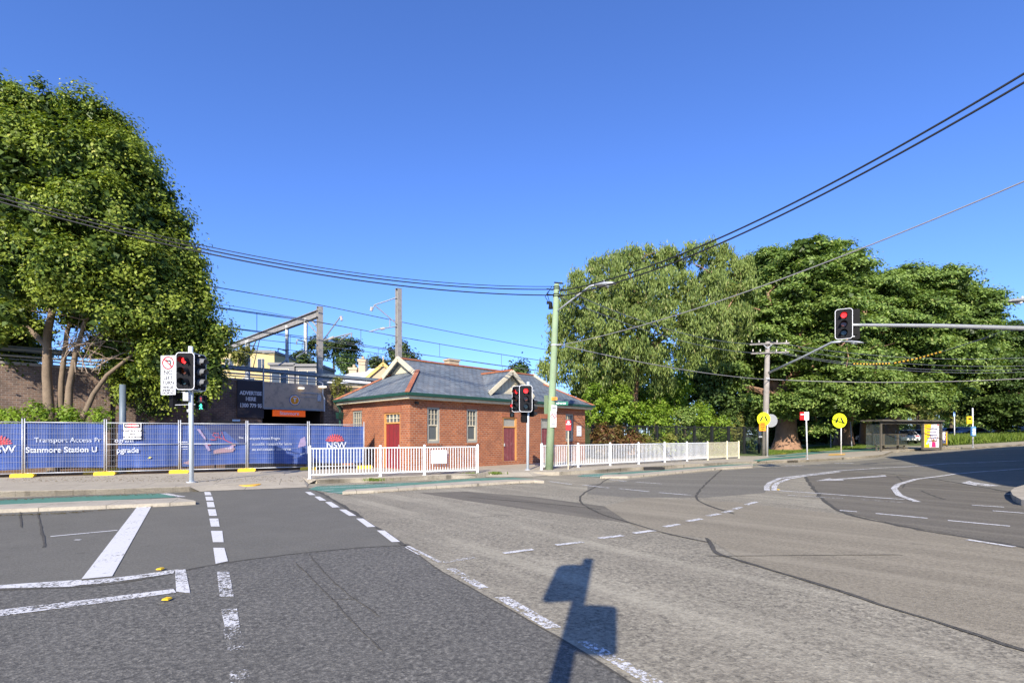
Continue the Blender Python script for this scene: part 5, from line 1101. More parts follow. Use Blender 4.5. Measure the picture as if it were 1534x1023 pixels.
def crown_points(lobes,clump_r,dens,per,style='round',inner=.15):
    """lobes [(centre,(rx,ry,rz))]; returns leaf centres, normals"""
    C=[];O=[]
    cs=np.array([l[0] for l in lobes]); rs=np.array([l[1] for l in lobes])
    for i,(c,r) in enumerate(lobes):
        r=np.array(r); area=4*math.pi*((r[0]*r[1])**1.6/3+(r[0]*r[2])**1.6/3+(r[1]*r[2])**1.6/3)**(1/1.6)
        n=max(6,int(dens*area/(math.pi*clump_r**2)))
        d=unit(n); d[:,2]=np.where((d[:,2]<-.35)&(RNG.random(n)<.6),-d[:,2],d[:,2])
        rad=np.where(RNG.random(n)<inner,RNG.uniform(.3,.8,n),RNG.uniform(.86,1.06,n)); p=np.array(c)+d*r*rad[:,None]
        # drop clumps deep in other lobes
        keep=np.ones(n,bool)
        for j in range(len(lobes)):
            if j==i: continue
            q=(((p-cs[j])/rs[j])**2).sum(1); keep&=~((q<.45)&(RNG.random(n)<.85))
        C.append(p[keep]);O.append(d[keep])
    C=np.concatenate(C);O=np.concatenate(O); n=len(C)
    cr=clump_r*RNG.uniform(.55,1.35,n)
    idx=np.repeat(np.arange(n),per); m=len(idx); off=RNG.normal(size=(m,3))*.38
    if style=='pad': off[:,2]*=.45; off[:,:2]*=1.2
    if style=='weep': off[:,2]=-np.abs(off[:,2])*1.5+.2*RNG.normal(size=m)+.2; off[:,:2]*=.8
    P=C[idx]+off*cr[idx][:,None]
    if style=='pad': P[:,2]-=.25*cr[idx]*((off[:,0]**2+off[:,1]**2))
    up=np.array([0,0,1.]); wts={'round':(.8,.4,.5),'pad':(.6,.6,.5),'weep':(.7,.15,.6)}[style]
    o2=off/(np.linalg.norm(off,axis=1,keepdims=True)+1e-6)
    Nn=(O[idx]*.5+o2*.5)*wts[0]+up*wts[1]+unit(m)*wts[2]; Nn/=np.linalg.norm(Nn,axis=1,keepdims=True)+1e-9
    return P,Nn
def crown(parent,lobes,mat,clump_r=.5,dens=1.2,per=28,leaf=(.2,.1),style='round',name='crown',inner=.15):
    P,Nn=crown_points(lobes,clump_r,dens,per,style,inner); n=len(P); s=RNG.uniform(.6,1.3,n); A=None
    if style=='weep': A=np.tile(np.array([0,0,-1.]),(n,1))+RNG.normal(size=(n,3))*.28; Nn=unit(n)*.8+Nn*.4; Nn[:,2]*=.3; Nn/=np.linalg.norm(Nn,axis=1,keepdims=True)
    return leaves_mesh(name,P,Nn,leaf[0]*s,leaf[1]*s,mat,parent,A),n
def limb(m,a,b,r0,r1,bend=.12,seg=7,n=6):
    a=Vector(a);b=Vector(b);L=(b-a).length; off=Vector((random.uniform(-1,1),random.uniform(-1,1),random.uniform(.2,1)))*L*bend; pts=[];rs=[]
    for i in range(n+1):
        t=i/n; pts.append(a.lerp(b,t)+off*(4*t*(1-t))+Vector((random.uniform(-1,1),random.uniform(-1,1),0))*L*.018); rs.append(r0+(r1-r0)*t)
    pts[0]=a; m.tube(pts,rs,seg,cap=False); return pts
TOTAL=0
def L3(u,v,r,Y,sq=(1,1,1)):
    """lobe seen around pixel (u,v) with pixel radius r at distance Y"""
    R_=r/F*Y; return (tuple(W(u,v,Y)),(R_*sq[0],R_*sq[1],R_*sq[2]))
def tree(name,label,base,trunks,lobes,leafm,barkm,group=None,twigs=0,limbs=.6,rs_=1,**kw):
    global TOTAL
    lobes=[(c,tuple(q*rs_ for q in r)) for c,r in lobes]
    t=thing(name,label,'tree',base,0,group); m=MB(); ends=[]
    for pts,r0,r1 in trunks:
        pts=[Vector(p) for p in pts]; n=len(pts); rs=[r0+(r1-r0)*i/(n-1) for i in range(n)]; rs[0]*=1.25
        m.tube(pts,rs,12,cap=False); ends.append((pts[-1],r1)); 
        if n>2: ends.append((pts[-2],(rs[-2])*.7))
    for c,r in lobes:
        if random.random()<limbs:
            e,er=min(ends,key=lambda q:(q[0]-Vector(c)).length); P=limb(m,e,Vector(c)+Vector((random.uniform(-.3,.3)*r[0],random.uniform(-.3,.3)*r[1],random.uniform(-.4,.3)*r[2])),er*.55,er*.14)
            for q in range(3): 
                s=P[3+q%3]; d=Vector(unit(1)[0]); d.z=abs(d.z); limb(m,s,s+Vector((d.x*r[0],d.y*r[1],d.z*r[2]))*.9,er*.2,er*.05,seg=5,n=4)
    m.build('trunk',barkm,t,world=True,smooth=True,fixn=False)
    core=kw.pop('core',None)
    _,n=crown(t,lobes,leafm,**kw); TOTAL+=n
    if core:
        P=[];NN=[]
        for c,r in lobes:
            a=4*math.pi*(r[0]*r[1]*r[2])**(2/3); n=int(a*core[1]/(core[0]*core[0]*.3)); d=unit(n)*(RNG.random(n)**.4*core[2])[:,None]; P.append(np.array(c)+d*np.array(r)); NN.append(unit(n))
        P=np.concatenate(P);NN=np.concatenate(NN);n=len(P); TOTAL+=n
        leaves_mesh('inner_foliage',P,NN,core[0]*RNG.uniform(.6,1.2,n),core[0]*.6*RNG.uniform(.7,1.2,n),core[3],t)  # large dark leaves added to close sky gaps and paint shaded depth
    return t
# --- big tree on the left
b=Vector((-19.5,21.2,H)); Yt=21.3
lob=[L3(5,175,52,21.5),(L3(72,178,48,22)),L3(138,182,40,21.5),L3(185,212,42,22),L3(-60,230,90,23),L3(300,402,26,21.6),L3(324,455,19,21.6),L3(322,525,19,21.8),L3(318,575,18,22),L3(40,235,65,19.8),L3(110,250,60,19.8),L3(170,250,55,20.5),L3(215,250,42,22),L3(238,285,40,21.5),
 L3(20,310,60,20),L3(80,330,50,19.2),L3(150,320,60,19.5),L3(220,335,55,20.5),L3(270,345,42,22),L3(288,385,36,21.5),L3(30,385,50,19),L3(100,405,50,18.8),L3(165,390,50,19.3),L3(230,400,50,20),L3(280,425,42,21.5),
 L3(305,465,30,21.5),L3(255,455,48,20.3),L3(200,450,42,19.6),L3(150,455,34,19.8),L3(295,505,36,21.6),L3(245,505,42,21),L3(310,548,26,21.5),L3(275,555,34,21.8),L3(215,520,30,21.5),L3(-90,330,90,22),L3(-70,430,70,21),L3(-10,440,34,21.5),L3(60,445,26,22),
 L3(150,250,80,25),L3(60,330,90,25.5),L3(200,380,85,25),L3(250,480,60,24.5),L3(0,250,90,26),L3(10,520,34,23.5),L3(-40,540,50,23),L3(30,565,24,24),L3(180,560,22,23.5),L3(238,560,28,23),L3(20,425,34,18.6),L3(75,440,30,18.9),L3(125,452,30,19.2),L3(185,470,34,19.4),L3(225,480,34,20),L3(20,470,26,20),L3(-20,500,34,21),L3(55,495,20,22.5),L3(170,515,22,21.5),L3(215,560,26,21.5),L3(262,585,24,22.2),L3(300,590,22,22.5),L3(185,590,16,23),L3(330,500,16,21.6),L3(315,430,16,21.6),L3(0,540,26,22.5),L3(40,590,18,23.5),L3(250,540,34,20.6),L3(15,500,30,23),L3(-20,560,34,23.5),L3(45,530,22,23.6),L3(150,520,24,23),L3(190,545,26,22.8),L3(120,480,22,21.8),L3(5,590,22,23.8),L3(285,470,34,20.6)]
lob=[((Vector(c)-Vector((.62,0,0)) if (W0:=CU+F*c[0]/c[1])>175 and (HV-F*(c[2]-CAMZ)/c[1])<490 else Vector(c)),r) for c,r in lob]
lob=[(tuple(c),r) for c,r in lob]
tr=[([b,W(70,560,Yt),W(71,500,Yt),W(84,440,Yt),W(90,360,Yt),W(100,280,22)],.19,.07),([W(90,622,21.6)-Vector((0,0,.9)),W(92,570,21.6),W(100,500,21.6),W(120,430,21.4),W(150,350,21.5)],.12,.05),([W(100,622,21.2)-Vector((0,0,.9)),W(104,580,21.2),W(113,530,21.2),W(128,480,21),W(190,400,21)],.15,.05),([W(112,622,20.9)-Vector((0,0,.9)),W(140,590,21),W(160,562,21),W(200,530,21.2),W(255,480,21.4)],.11,.04),([W(84,440,Yt),W(50,400,21),W(0,350,21)],.12,.06),([W(72,520,Yt),W(30,480,22),W(-30,440,22)],.1,.05)]
tree('broadleaf_tree','tall bright broadleaf tree with several bare trunks at the left behind the hoarding',b,tr,lob,'leaf_left','bark_tan',rs_=.86,clump_r=.62,dens=1.25,per=190,leaf=(.15,.085),inner=.1,core=(.34,1.5,.84,'leaf_shade_core'))
tw=MB()
for k in range(46):
    a=W(random.uniform(85,150),random.uniform(505,560),Yt-.2); limb(tw,a,W(random.uniform(70,215),random.uniform(455,545),Yt-.2+random.uniform(-1,1)),.02,.006,.1,5,5)
tag(tw.build('dead_branches','twig',fixn=False),'tangle of bare grey twigs low in the left tree between its trunks','branches')
# hedge and creepers at the foot of the wall
def shrub(name,label,cat,lobes,mat,stem=True,group=None,**kw):
    global TOTAL
    c=lobes[0][0]; base=(c[0],c[1],min(l[0][2]-l[1][2] for l in lobes)); t=thing(name,label,cat,base,0,group)
    m=MB()
    for c,r in lobes[:14]:
        g=Vector((c[0],c[1],max(T(c[0])+.1,c[2]-r[2]*1.3))); limb(m,g,c,.04,.015,.1,5,4)
    m.build('stem','bark_dark',t,world=True,fixn=False); a=dict(clump_r=.25,dens=1.3,per=26,leaf=(.13,.07)); a.update(kw); _,n=crown(t,lobes,mat,name='foliage',**a); TOTAL+=n; return t
def grp(u0,u1,v0,v1,Y0,Y1,r0,r1,n): return [L3(random.uniform(u0,u1),random.uniform(v0,v1),random.uniform(r0,r1),random.uniform(Y0,Y1)) for _ in range(n)]
shrub('hedge','low bright green hedge peeping over the hoarding at the left edge','hedge',grp(-60,60,612,640,19.6,20.2,10,15,14),'leaf_bright')
shrub('hedge','low bright green hedge peeping over the hoarding between the trunks and the timber pole','hedge',grp(92,158,620,640,20.2,20.6,9,12,12),'leaf_bright')
shrub('creeper','dark creeper hanging on the brown brick wall left of the traffic light','creeper',grp(160,240,545,625,25,25.6,12,20,16),'leaf_dark')
shrub('creeper','small tuft of greenery on the right bridge abutment behind the downpipe','creeper',grp(503,520,572,606,32,32.5,5,9,8),'leaf_yellow')
shrub('shrub','leafy bush on the rail level behind the far portal post','shrub',grp(355,380,528,550,44,46,7,10,7),'leaf_yellow',clump_r=.4,leaf=(.25,.13))
# --- background trees over the rail
def bgtree(label,u,v,r,Y,mat,group='distant trees beyond the railway',n=7,bark='bark_dark',style='pad',z=None,trunk=.3,lf=(.5,.26),cl=1.3,per=60):
    lob=[]
    for k in range(n): lob.append(L3(u+random.uniform(-.7,.7)*r,v+random.uniform(-.45,.45)*r,r*random.uniform(.35,.6),Y+random.uniform(-1,1)*r/F*Y*.5,(1,1,.6)))
    b=W(u,v,Y); b.z=z if z is not None else z0; return tree('background_tree',label,b,[([b,(b.x,b.y,(b.z+W(u,v,Y).z)/2),W(u,v-r*.2,Y)],trunk,trunk*.5)],lob,mat,bark,group,clump_r=cl,dens=1.3,per=per,leaf=lf,style=style)
bgtree('spreading flat topped pine behind the first rail mast',500,528,34,95,'leaf_pine',n=12)
bgtree('rounded pine left of the spreading pine beyond the railway',455,540,22,92,'leaf_pine',n=8)
bgtree('dark rounded tree behind the tallest rail mast',598,533,24,85,'leaf_pine',n=8,style='round')
bgtree('small dark tree just left of the tallest rail mast',570,548,14,88,'leaf_pine',n=5,style='round')
bgtree('dark low tree above the cottage chimney',520,545,12,80,'leaf_dark',n=5,style='round')
bgtree('dark palm like tree peeping over the station roof ridge right of the front gable',775,556,10,70,'leaf_dark',n=5,style='round')
# --- eucalypt
b=Vector((9.5,40,H)); Y=39
lob=[L3(a[0],a[1]+(14 if a[1]<440 else 6),a[2]*(.9 if a[1]<440 else 1),a[3]) for a in ((835,470,12,38),(843,500,13,38),(815,545,12,38),(890,385,10,38),(950,365,9,39),(1000,362,10,39),(1035,360,10,39),(1085,362,9,40),(1120,380,9,40),(875,415,34,38),(915,395,34,38),(935,380,30,39),(975,385,36,40),(1020,378,30,39),(1060,375,34,40),(1095,395,34,40),(870,450,36,37),(915,445,45,36.5),(960,440,50,36),(1010,425,46,37),(1060,425,46,38),(1105,425,34,39),(850,490,32,37.5),(895,495,42,36),(945,495,48,35.5),(1000,490,48,36),(1050,480,44,37),(1095,475,36,38),(828,525,18,38),(870,535,36,37),(920,540,40,36.5),(970,535,36,36.5),(1030,530,34,38),(1075,520,30,38.5),(835,560,18,38),(875,575,28,38),(930,580,28,38),(960,430,60,42),(1040,450,60,43),(900,480,60,42),(1105,500,22,38.5),(990,560,26,38),(930,372,14,39),(1060,362,12,40),(905,378,12,38.5),(975,368,14,40),(1110,385,14,40),(860,425,18,38.5),(850,455,16,38))]
tr=[([b,W(950,600,40),W(955,520,39.5),W(965,440,39)],.38,.16),([W(950,600,40),W(900,530,38.5),W(885,450,38)],.2,.09),([W(955,540,39.6),W(1030,470,39),W(1065,410,39.5)],.2,.08),([W(962,470,39),W(940,400,39)],.12,.05),([W(1010,490,39),W(1085,470,39),W(1110,430,39)],.1,.04)]
tree('eucalyptus','large eucalypt with drooping olive foliage directly right of the green pole',b,tr,lob,'leaf_euc','bark_fig',rs_=.84,clump_r=.75,dens=1.05,per=115,leaf=(.3,.08),style='weep',inner=.15,core=(.4,.22,.75,'leaf_euc_shade_core'))
# --- figs
def fig(label,base,trunks,spec,Yj,dens=1.4,bark='bark_fig',cl=1.05,per=150,mat='leaf_fig'):
    lob=[L3(u,v,r,Y,(1,1,.68)) for u,v,r,Y in spec]
    return tree('fig_tree',label,base,trunks,lob,mat,bark,'large fig trees along the park',clump_r=cl,dens=dens,per=per,leaf=(.3,.16),style='pad',inner=.12,core=(.6,1.0,.85,'leaf_shade_core'))
b=G(1178,674,H); Yf=b.y
def rect(u0,u1,v0,v1,du,dv,r,Y0,Y1,top=None,bot=None):
    o=[];v=v0
    while v<=v1:
        u=u0+random.uniform(0,du)
        while u<=u1:
            if (top is None or v>=top(u)) and (bot is None or v<=bot(u)): o.append((u+random.uniform(-.25,.25)*du,v+random.uniform(-.3,.3)*dv,r*random.uniform(.75,1.2),random.uniform(Y0,Y1)))
            u+=du
        v+=dv
    return o
def interp(xs,ys): return lambda x: float(np.interp(x,xs,ys))
topA=interp([1040,1090,1120,1160,1210,1250,1290,1318,1330],[470,455,412,382,378,384,396,430,470])
spA=rect(1085,1320,380,600,34,22,27,Yf-6,Yf+3,topA,interp([1085,1180,1330],[560,615,610]))
spA+=rect(1090,1310,400,560,48,36,40,Yf+4,Yf+7,topA)
spA+=[(1190,600,26,Yf-4),(1230,605,30,Yf-4),(1215,585,30,Yf-5),(1250,590,28,Yf-4),(1150,600,20,Yf-3),(1262,612,16,Yf-4),(1180,620,14,Yf-3),(1222,640,9,Yf-2),(1075,590,26,Yf-3),(1100,560,26,Yf-4),(1060,560,22,Yf-3),(1120,600,18,Yf-3)]
Wf=lambda u,v,d=0:W(u,v,Yf+d)
trA=[([b-Vector((0,0,.1)),Wf(1178,655),Wf(1178,625),Wf(1180,590),Wf(1184,540),Wf(1186,480)],1.15,.35),([Wf(1180,610),Wf(1150,560,-2),Wf(1130,505,-3),Wf(1120,460,-3)],.5,.2),([Wf(1184,570),Wf(1230,530,-2),Wf(1265,500,-3),Wf(1290,460,-3)],.42,.15),([Wf(1184,545),Wf(1160,490,-2),Wf(1150,440,-2)],.3,.12),([Wf(1186,520),Wf(1215,460,-1),Wf(1230,420,0)],.3,.1),([Wf(1180,600),Wf(1120,580,-3),Wf(1085,560,-4)],.35,.12)]
fig('tallest spreading fig with thick pale trunk behind the utility pole',b,trA,spA,Yf)
b2=G(1262,669,H); Y2=b2.y+3; b2=Vector(((1264-CU)/F*Y2,Y2,T(33)+H))
topB=interp([1285,1310,1350,1390,1425,1460,1485,1492],[455,416,412,424,424,450,475,530])
spB=rect(1285,1486,424,600,29,18,28,Y2-7,Y2+4,topB,interp([1285,1420,1490],[612,600,560]))+rect(1300,1460,460,590,48,34,38,Y2+5,Y2+8,topB)
spB+=[(1300,618,16,Y2-3),(1330,600,22,Y2-5),(1370,590,26,Y2-6),(1345,615,14,Y2-5),(1400,585,22,Y2-5),(1275,600,18,Y2-3),(1290,590,26,Y2-4),(1395,606,12,Y2-6)]
W2=lambda u,v,d=0:W(u,v,Y2+d)
trB=[([b2,W2(1265,640),W2(1272,610),W2(1290,570),W2(1320,520),W2(1340,470)],.85,.25),([W2(1330,672,2)-Vector((0,0,.2)),W2(1334,640,2),W2(1345,600),W2(1370,550),W2(1400,500)],.9,.25),([W2(1340,620),W2(1310,590,-2),W2(1290,540,-2)],.5,.2),([W2(1345,610),W2(1400,575,-3),W2(1440,530,-3)],.5,.15),([W2(1300,668,1)-Vector((0,0,.2)),W2(1297,630),W2(1285,600)],.7,.3)]
fig('second fig with low wide crown over the bus shelter',b2,trB,spB,Y2)
b3=G(1497,657,H); Y3=58; b3=Vector(((1497-CU)/F*Y3,Y3,T(56)+H)); W3=lambda u,v,d=0:W(u,v,Y3+d)
spC=rect(1455,1640,500,632,34,18,26,Y3-5,Y3+4,interp([1440,1480,1500,1540,1640],[600,530,498,490,470]),interp([1455,1640],[625,635]))+rect(1480,1640,520,620,50,34,36,Y3+5,Y3+8)
fig('darker fig at the right edge with short trunk in the grasses',b3,[([b3,W3(1499,635),W3(1505,600),W3(1520,550)],.45,.2),([W3(1503,620),W3(1470,580),W3(1455,560)],.25,.1)],spC,Y3,cl=1.0,mat='leaf_dark')
# --- mid trees filling in behind
def mid(label,u,v,r,Y,mat,**kw): 
    x=(u-CU)/F*Y; return bgtree(label,u,v,r,Y,mat,'park trees in the background',z=T(x)+H,**kw)
mid('bright green tree below the eucalypt just right of the station roof',890,585,44,42,'leaf_bright',n=12,style='round',lf=(.26,.14),cl=.7)
mid('bright green tree under the middle of the eucalypt crown',985,590,46,43,'leaf_bright',n=12,style='round',lf=(.26,.14),cl=.7)
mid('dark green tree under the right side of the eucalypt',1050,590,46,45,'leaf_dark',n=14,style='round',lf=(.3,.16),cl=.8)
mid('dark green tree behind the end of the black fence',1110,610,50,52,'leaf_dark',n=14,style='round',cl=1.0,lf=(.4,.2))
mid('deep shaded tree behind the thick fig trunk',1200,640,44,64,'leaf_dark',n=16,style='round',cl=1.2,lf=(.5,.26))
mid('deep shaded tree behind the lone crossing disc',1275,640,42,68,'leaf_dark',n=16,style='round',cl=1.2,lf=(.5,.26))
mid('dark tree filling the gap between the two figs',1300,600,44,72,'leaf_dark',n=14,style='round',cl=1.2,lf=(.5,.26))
mid('yellow green tree behind the bus shelter roof',1375,605,30,84,'leaf_yellow',n=12,style='round',cl=1.2,lf=(.5,.26))
mid('yellow green tree above the poster stand',1425,610,30,88,'leaf_yellow',n=12,style='round',cl=1.2,lf=(.5,.26))
mid('dull green tree behind the parked cars near the bus stop pole',1470,612,34,92,'leaf_fig',n=12,style='round',cl=1.3,lf=(.5,.26))
mid('pale green tree far behind the right edge cars',1540,612,44,98,'leaf_yellow',n=12,style='round',cl=1.4,lf=(.6,.3))
mid('blue green tree far behind the second fig crown',1330,560,60,98,'leaf_dark',n=16,style='round',cl=1.6,lf=(.7,.35))
mid('tall dark tree far behind the gap left of the tall fig',1070,540,60,85,'leaf_dark',n=14,style='round',cl=1.5,lf=(.6,.3))
mid('tall dark tree far behind the eucalypt',930,560,70,80,'leaf_dark',n=16,style='round',cl=1.5,lf=(.6,.3))
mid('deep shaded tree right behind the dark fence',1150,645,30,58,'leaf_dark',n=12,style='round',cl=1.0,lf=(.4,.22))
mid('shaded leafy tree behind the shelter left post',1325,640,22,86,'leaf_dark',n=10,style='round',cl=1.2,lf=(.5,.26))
mid('low green tree mass behind the parked cars right of the shelter',1440,640,20,104,'leaf_fig',n=10,style='round',cl=1.3,lf=(.5,.26))
mid('low green tree mass behind the bus stop pole',1480,640,20,108,'leaf_dark',n=10,style='round',cl=1.3,lf=(.5,.26))
mid('low green tree mass seen through the shelter glass',1385,640,20,100,'leaf_yellow',n=10,style='round',cl=1.3,lf=(.5,.26))
mid('low green tree mass at the far right edge behind the cars',1530,640,22,112,'leaf_fig',n=10,style='round',cl=1.3,lf=(.5,.26))
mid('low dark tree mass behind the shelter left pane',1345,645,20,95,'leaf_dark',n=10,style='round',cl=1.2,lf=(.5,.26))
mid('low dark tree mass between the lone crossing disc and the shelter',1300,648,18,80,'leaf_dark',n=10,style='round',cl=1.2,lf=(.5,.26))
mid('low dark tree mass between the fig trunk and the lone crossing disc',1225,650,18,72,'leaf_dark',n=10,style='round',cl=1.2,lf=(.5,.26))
wl=[L3(u+random.uniform(-8,8),random.uniform(596,650),random.uniform(14,22),random.uniform(118,135)) for u in range(1130,1760,9)]
P,Nn=crown_points(wl,1.7,1.3,55,'round'); n=len(P); TOTAL+=n
tag(leaves_mesh('distant_wood',P,Nn,RNG.uniform(.5,.9,n),RNG.uniform(.3,.5,n),'leaf_fig'),'far band of green trees closing the park behind the cars','wood',None,'stuff')
# --- shrubs along the dark fence
sp=[('reddish dry shrub just right of the station wall','leaf_red',(888,925,648,668,32.2,33.6,12,16,10)),('bright shrub rising above the reddish shrub','leaf_bright',(880,945,590,632,36,38,14,22,12)),('bright shrub with yellow tips in the middle of the bed','leaf_bright',(940,1000,612,664,37,39,13,19,12)),('mixed shrub right of the bed centre','leaf_fig',(1000,1050,622,668,39.6,41.5,12,18,10)),('pale leafy shrub at the right part of the dark fence','leaf_bright',(1040,1095,628,668,41.5,43.5,10,15,10)),('dark shrub near the end of the dark fence','leaf_dark',(1080,1125,610,670,44.5,46,14,22,12)),('brownish shrub low behind the white railing','leaf_red',(935,965,655,672,33.6,34.6,8,11,8)),('yellow green shrub low behind the sixth railing post','leaf_yellow',(955,1020,658,672,34.6,35.5,7,10,8))]
sp+=[('wide bright green bush rising behind the middle of the black fence','leaf_bright',(965,1050,598,650,40.5,43,16,24,16)),('bright green bush behind the black fence near the station corner','leaf_bright',(885,960,600,655,38,40,15,22,12)),('pale bush behind the yellowed railing panels','leaf_yellow',(1050,1100,630,660,44,46,12,18,9))]
for lab,mt,a in sp: shrub('shrub',lab,'shrub',grp(*a),mt,group='shrubs in the planting bed',clump_r=.42,dens=1.2,per=34,leaf=(.22,.11))
# --- black fence behind the bed
fA=Vector((5.4,33.4,H)); fB=Vector((20.8,42.0,H)); d=(fB-fA).normalized(); L=(fB-fA).length; ft=thing('black_fence','tall black bar fence behind the shrubs and the long white railing','fence',fA,math.atan2(d.y,d.x))
n=9
for i in range(n+1): 
    m=MB(); x=L*i/n; m.bx(x-.09,x+.09,-.06,.06,0,2.3); m.build('post','fence_black',ft)
m=MB(); 
for i in range(int(L/.13)): x=.13*i; m.bx(x-.013,x+.013,-.011,.011,.1,2.25)
m.bx(0,L,-.025,.025,2.15,2.21); m.bx(0,L,-.025,.025,.15,.2); m.build('bars','fence_black',ft)
# --- strappy grasses by the bus stop and tufts
def blades(name,label,pts,h,w,mat='grass_blade',kind='stuff',cat=None):
    n=len(pts); P=np.array(pts); hh=h*RNG.uniform(.5,1.2,n); P=P+np.stack([np.zeros(n),np.zeros(n),hh/2],1); A=np.tile(np.array([0,0,1.]),(n,1))+RNG.normal(size=(n,3))*.35; Nn=unit(n); Nn[:,2]*=.2; Nn/=np.linalg.norm(Nn,axis=1,keepdims=True)
    o=leaves_mesh(name,P,Nn,hh*1.1,np.full(n,w),mat,None,A); return tag(o,label,cat,None,kind)
def strip_pts(a,b,c,d_,n):
    o=[]
    for _ in range(n):
        s,t=random.random(),random.random(); p=(a*(1-s)+b*s)*(1-t)+(d_*(1-s)+c*s)*t; o.append((p.x,p.y,T(p.x)+H))
    return o
g_=[G(1424,667.2,H),G(1700,651,H)]
blades('grass','dense strappy green grasses in the bed between the bus stop and the parked cars',strip_pts(g_[0],g_[1],g_[1]+Vector((9,11,0)),g_[0]+Vector((5,9,0)),26000),.85,.07,cat='grass')
g_=[G(1150,681,H),G(1317,669.3,H)]
blades('lawn_grass','short mown grass strip under the fig trees',strip_pts(g_[0],g_[1],g_[1]+Vector((5,10,0)),g_[0]+Vector((5,10,0)),24000),.1,.035,cat='grass')
for k,(u,v,lab) in enumerate(((560,722,'tiny weeds at the kerb below the short white railing'),(707,712.5,'weeds at the right end of the short railing kerb'),(742,711.5,'weeds beside the short railing end on the crossing ramp'))):
    p=G(u,v,.05); P=[(p.x+random.gauss(0,.16),p.y+random.gauss(0,.05),.08) for _ in range(160)]; blades('weeds',lab,P,.12,.03,cat='weeds')
litter=[]
for _ in range(700):
    s=random.random(); p=G(random.uniform(0,480),random.uniform(713,722),H); litter.append((p.x,p.y,H+.012))
for path,k in (([(-60,774),(100,768),(293,753)],240),([(0,749),(160,742.5),(240,740)],150),([(515,741),(628,733),(760,725),(810,722)],220),([(478,728),(628,722),(712,716.5)],150),([(900,717),(1000,711),(1128,700)],160),([(860,707.5),(985,700.5),(1090,694.5)],140),([(1180,692),(1260,688),(1320,684)],120)):
    Q=[g.xy for g in g2(path,.01)]
    for _ in range(k):
        i=random.randrange(len(Q)-1); t_=random.random()**1.3; p=Q[i].lerp(Q[i+1],t_); litter.append((p.x+random.gauss(0,.05),p.y-abs(random.gauss(0,.09)),T(p.x)+.018))
n=len(litter); tag(leaves_mesh('fallen_leaves',np.array(litter),np.tile([0,0,1.],(n,1))+RNG.normal(size=(n,3))*.05,np.full(n,.05),np.full(n,.03),'leaf_red'),'scattered small dry leaves along the foot of the hoarding','leaves',None,'stuff')
print('LEAVES',TOTAL)
# ============================================================ STREET WIRES
def wire(label,A,B,pts,r,mat='wire_black',ext=1.0,name='overhead_cable'):
    """cable hanging in the vertical plane through plan points A,B; pts are photo pixels it passes"""
    A=Vector(A);B=Vector(B); S=[];Z=[]
    for u,v in pts:
        q=(u-CU)/F; dx=B.x-A.x; dy=B.y-A.y; s=(q*A.y-A.x)/(dx-q*dy); Yw=A.y+dy*s; S.append(s);Z.append(CAMZ-(v-HV)/F*Yw)
    deg=min(2,len(S)-1); co=np.polyfit(S,Z,deg); s1=ext if ext else max(S); s0_=min(0,min(S)) if ext else min(S)
    P=[]
    for i in range(49):
        s=s0_+(s1-s0_)*i/48; P.append((A.x+(B.x-A.x)*s,A.y+(B.y-A.y)*s,float(np.polyval(co,s))))
    mb=MB(); mb.tube(P,r*.82,6); return tag(mb.build(name,mat,smooth=True),label,'cable','street cables')
pt=(gt.x,gt.y)
def plan(u,v=None): p=gpt(zv(v)); return (p.x,p.y)
LE=(-24,12)
wire('top thin black cable from the green pole to the left over the railway wall',plan(0,428),LE,[(826,429),(650,422),(480,403),(310,368),(160,331),(0,293)],.018)
wire('thick black bundled cable from the green pole to the left, second from top',plan(0,432),LE,[(818,433),(650,427),(480,408),(310,372),(160,337),(0,299)],.028)
wire('lowest thick black cable from the green pole to the left',plan(0,441),LE,[(818,441.5),(650,434),(480,415),(310,376),(160,342),(0,306)],.03)
RE=(15,4)
wire('upper thick black cable rising from the green pole to the top right',plan(0,434),RE,[(842,436),(880,427),(960,404),(1100,345),(1300,249),(1534,109)],.03)
wire('second thick black cable rising from the green pole to the top right',plan(0,442),RE,[(845,443),(920,425),(1000,396),(1130,340),(1330,245),(1534,121)],.03)
wire('thin grey cable rising from the middle of the green pole to the right edge',plan(0,517),RE,[(835,517),(880,509),(1000,478),(1130,431),(1330,355),(1534,274)],.02,'wire_grey')
UE=(ut.x,ut.y-.3)
wire('upper sagging cable from the green pole to the utility pole crossarm',plan(0,434),UE,[(842,434),(880,449),(940,472),(1010,497),(1148,515)],.022,'wire_dim')
wire('lower sagging cable from the green pole to the utility pole',plan(0,445),UE,[(842,447),(880,462),(950,489),(1030,513),(1148,529)],.022,'wire_dim')
wire('pale cable sagging from the middle of the green pole to the utility pole band',plan(0,517),UE,[(835,518),(900,527),(960,543),(1060,560),(1148,568)],.03,'wire_grey')
UR=(ut.x+42,ut.y-8)
wire('pale cable running right from the utility pole at band height',UE,UR,[(1150,568),(1300,572.5),(1420,571.5),(1534,567)],.035,'wire_grey')
for k,(a,b_,c,lab) in enumerate(((515,536,536,'upper green grey wire right of the crossarms'),(522,546,548,'middle green grey wire right of the crossarms'),(529,553,553,'third green grey wire right of the crossarms'),(531,557,557,'lowest green grey wire right of the crossarms'))):
    wire(lab,UE,UR,[(1175,a),(1260,a+13),(1380,b_),(1534,c)],.02,'wire_dim')
wire('pale service cable crossing low in front of the left tree towards the rail mast',(-22,12),(P2.x,P2.y),[(0,398),(100,415),(340,457),(597,505)],.014,'wire_grey')
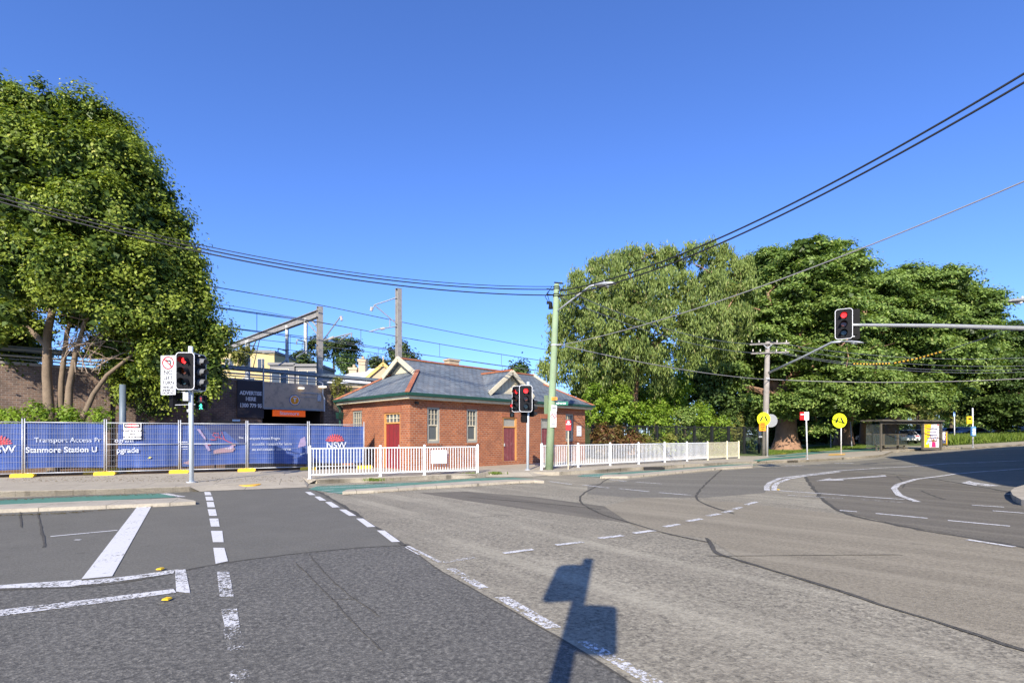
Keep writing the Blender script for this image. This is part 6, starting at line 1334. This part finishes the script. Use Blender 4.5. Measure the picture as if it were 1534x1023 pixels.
# tiger tail cable covers
def tiger(label,pts,Y0,Y1):
    P=[]
    for i,(u,v) in enumerate(pts): P.append(W(u,v,Y0+(Y1-Y0)*i/(len(pts)-1)))
    t=thing('cable_cover',label,'cable cover',P[0]); m=MB(); m2=MB(); q=[]
    for a,b in zip(P,P[1:]):
        for k in range(12): q.append(a.lerp(b,k/12))
    q.append(P[-1])
    for i in range(len(q)-1): (m if i%2 else m2).tube([q[i],q[i+1]],.055,8)
    m.build('yellow_wrap','tiger_yellow',t,world=True); m2.build('black_wrap','black_plastic',t,world=True)
tiger('flat length of yellow and black striped cable cover',[(1276,545),(1305,545.5),(1333,544.5)],33,32)
tiger('rising length of yellow and black striped cable cover',[(1337,544.5),(1375,537),(1410,527)],32,30)
mb=MB(); mb.tube([W(1410,527,30),W(1470,508,28),W(1534,484,26),W(1620,452,24)],.016,5); tag(mb.build('overhead_cable','wire_dim'),'thin dark wire rising from the end of the striped cover','cable','street cables')
mb=MB(); mb.tube([W(1540,489,25),W(1500,500,27),W(1470,509,29),W(1430,521,31)],.014,5); tag(mb.build('overhead_cable','wire_dim'),'second thin dark wire close beside the rising one at the right','cable','street cables')
# ============================================================ CAMERA, LIGHT
cam=bpy.data.cameras.new('Camera'); cam.sensor_width=36; cam.lens=F/1534*36; cam.shift_y=(HV-511.5)/1534; cam.clip_end=3000; cam.clip_start=.05
co=bpy.data.objects.new('Camera',cam); COL.objects.link(co); co.location=(0,0,CAMZ); co.rotation_euler=(R(90),0,0); SC.camera=co
EL=R(30); AZ=R(12)   # light travels towards +Y and 12 degrees to +X
sd=Vector((math.sin(AZ)*math.cos(EL),math.cos(AZ)*math.cos(EL),-math.sin(EL)))
sl=bpy.data.lights.new('Sun','SUN'); sl.energy=4.8; sl.angle=R(.53); sl.color=(1,.9,.76); so=bpy.data.objects.new('Sun',sl); COL.objects.link(so); so.rotation_euler=sd.to_track_quat('-Z','Y').to_euler(); so.location=(-10,-30,30)
wd=bpy.data.worlds.new('World'); SC.world=wd; wd.use_nodes=True; nt=wd.node_tree; nt.nodes.clear()
sk=nt.nodes.new('ShaderNodeTexSky'); sk.sky_type='NISHITA'; sk.sun_disc=False; sk.sun_elevation=EL
# sun stands behind the camera: direction towards the sun = -sd
ts=-sd; sk.sun_rotation=math.atan2(ts.x,ts.y); sk.altitude=50; sk.air_density=1.0; sk.dust_density=.35; sk.ozone_density=4.5
bg=nt.nodes.new('ShaderNodeBackground'); bg.inputs[1].default_value=.11; ou=nt.nodes.new('ShaderNodeOutputWorld'); nt.links.new(mix(nt,1.0,sk.outputs[0],(.74,.93,1.42),'MULTIPLY'),bg.inputs[0]); nt.links.new(bg.outputs[0],ou.inputs[0])
vs=SC.view_settings; vs.view_transform='Standard'; vs.look='None'; vs.gamma=1; vs.exposure=.75
SC.render.engine='CYCLES'; SC.render.resolution_x=1024; SC.render.resolution_y=682
SC.cycles.max_bounces=6; SC.cycles.transparent_max_bounces=12
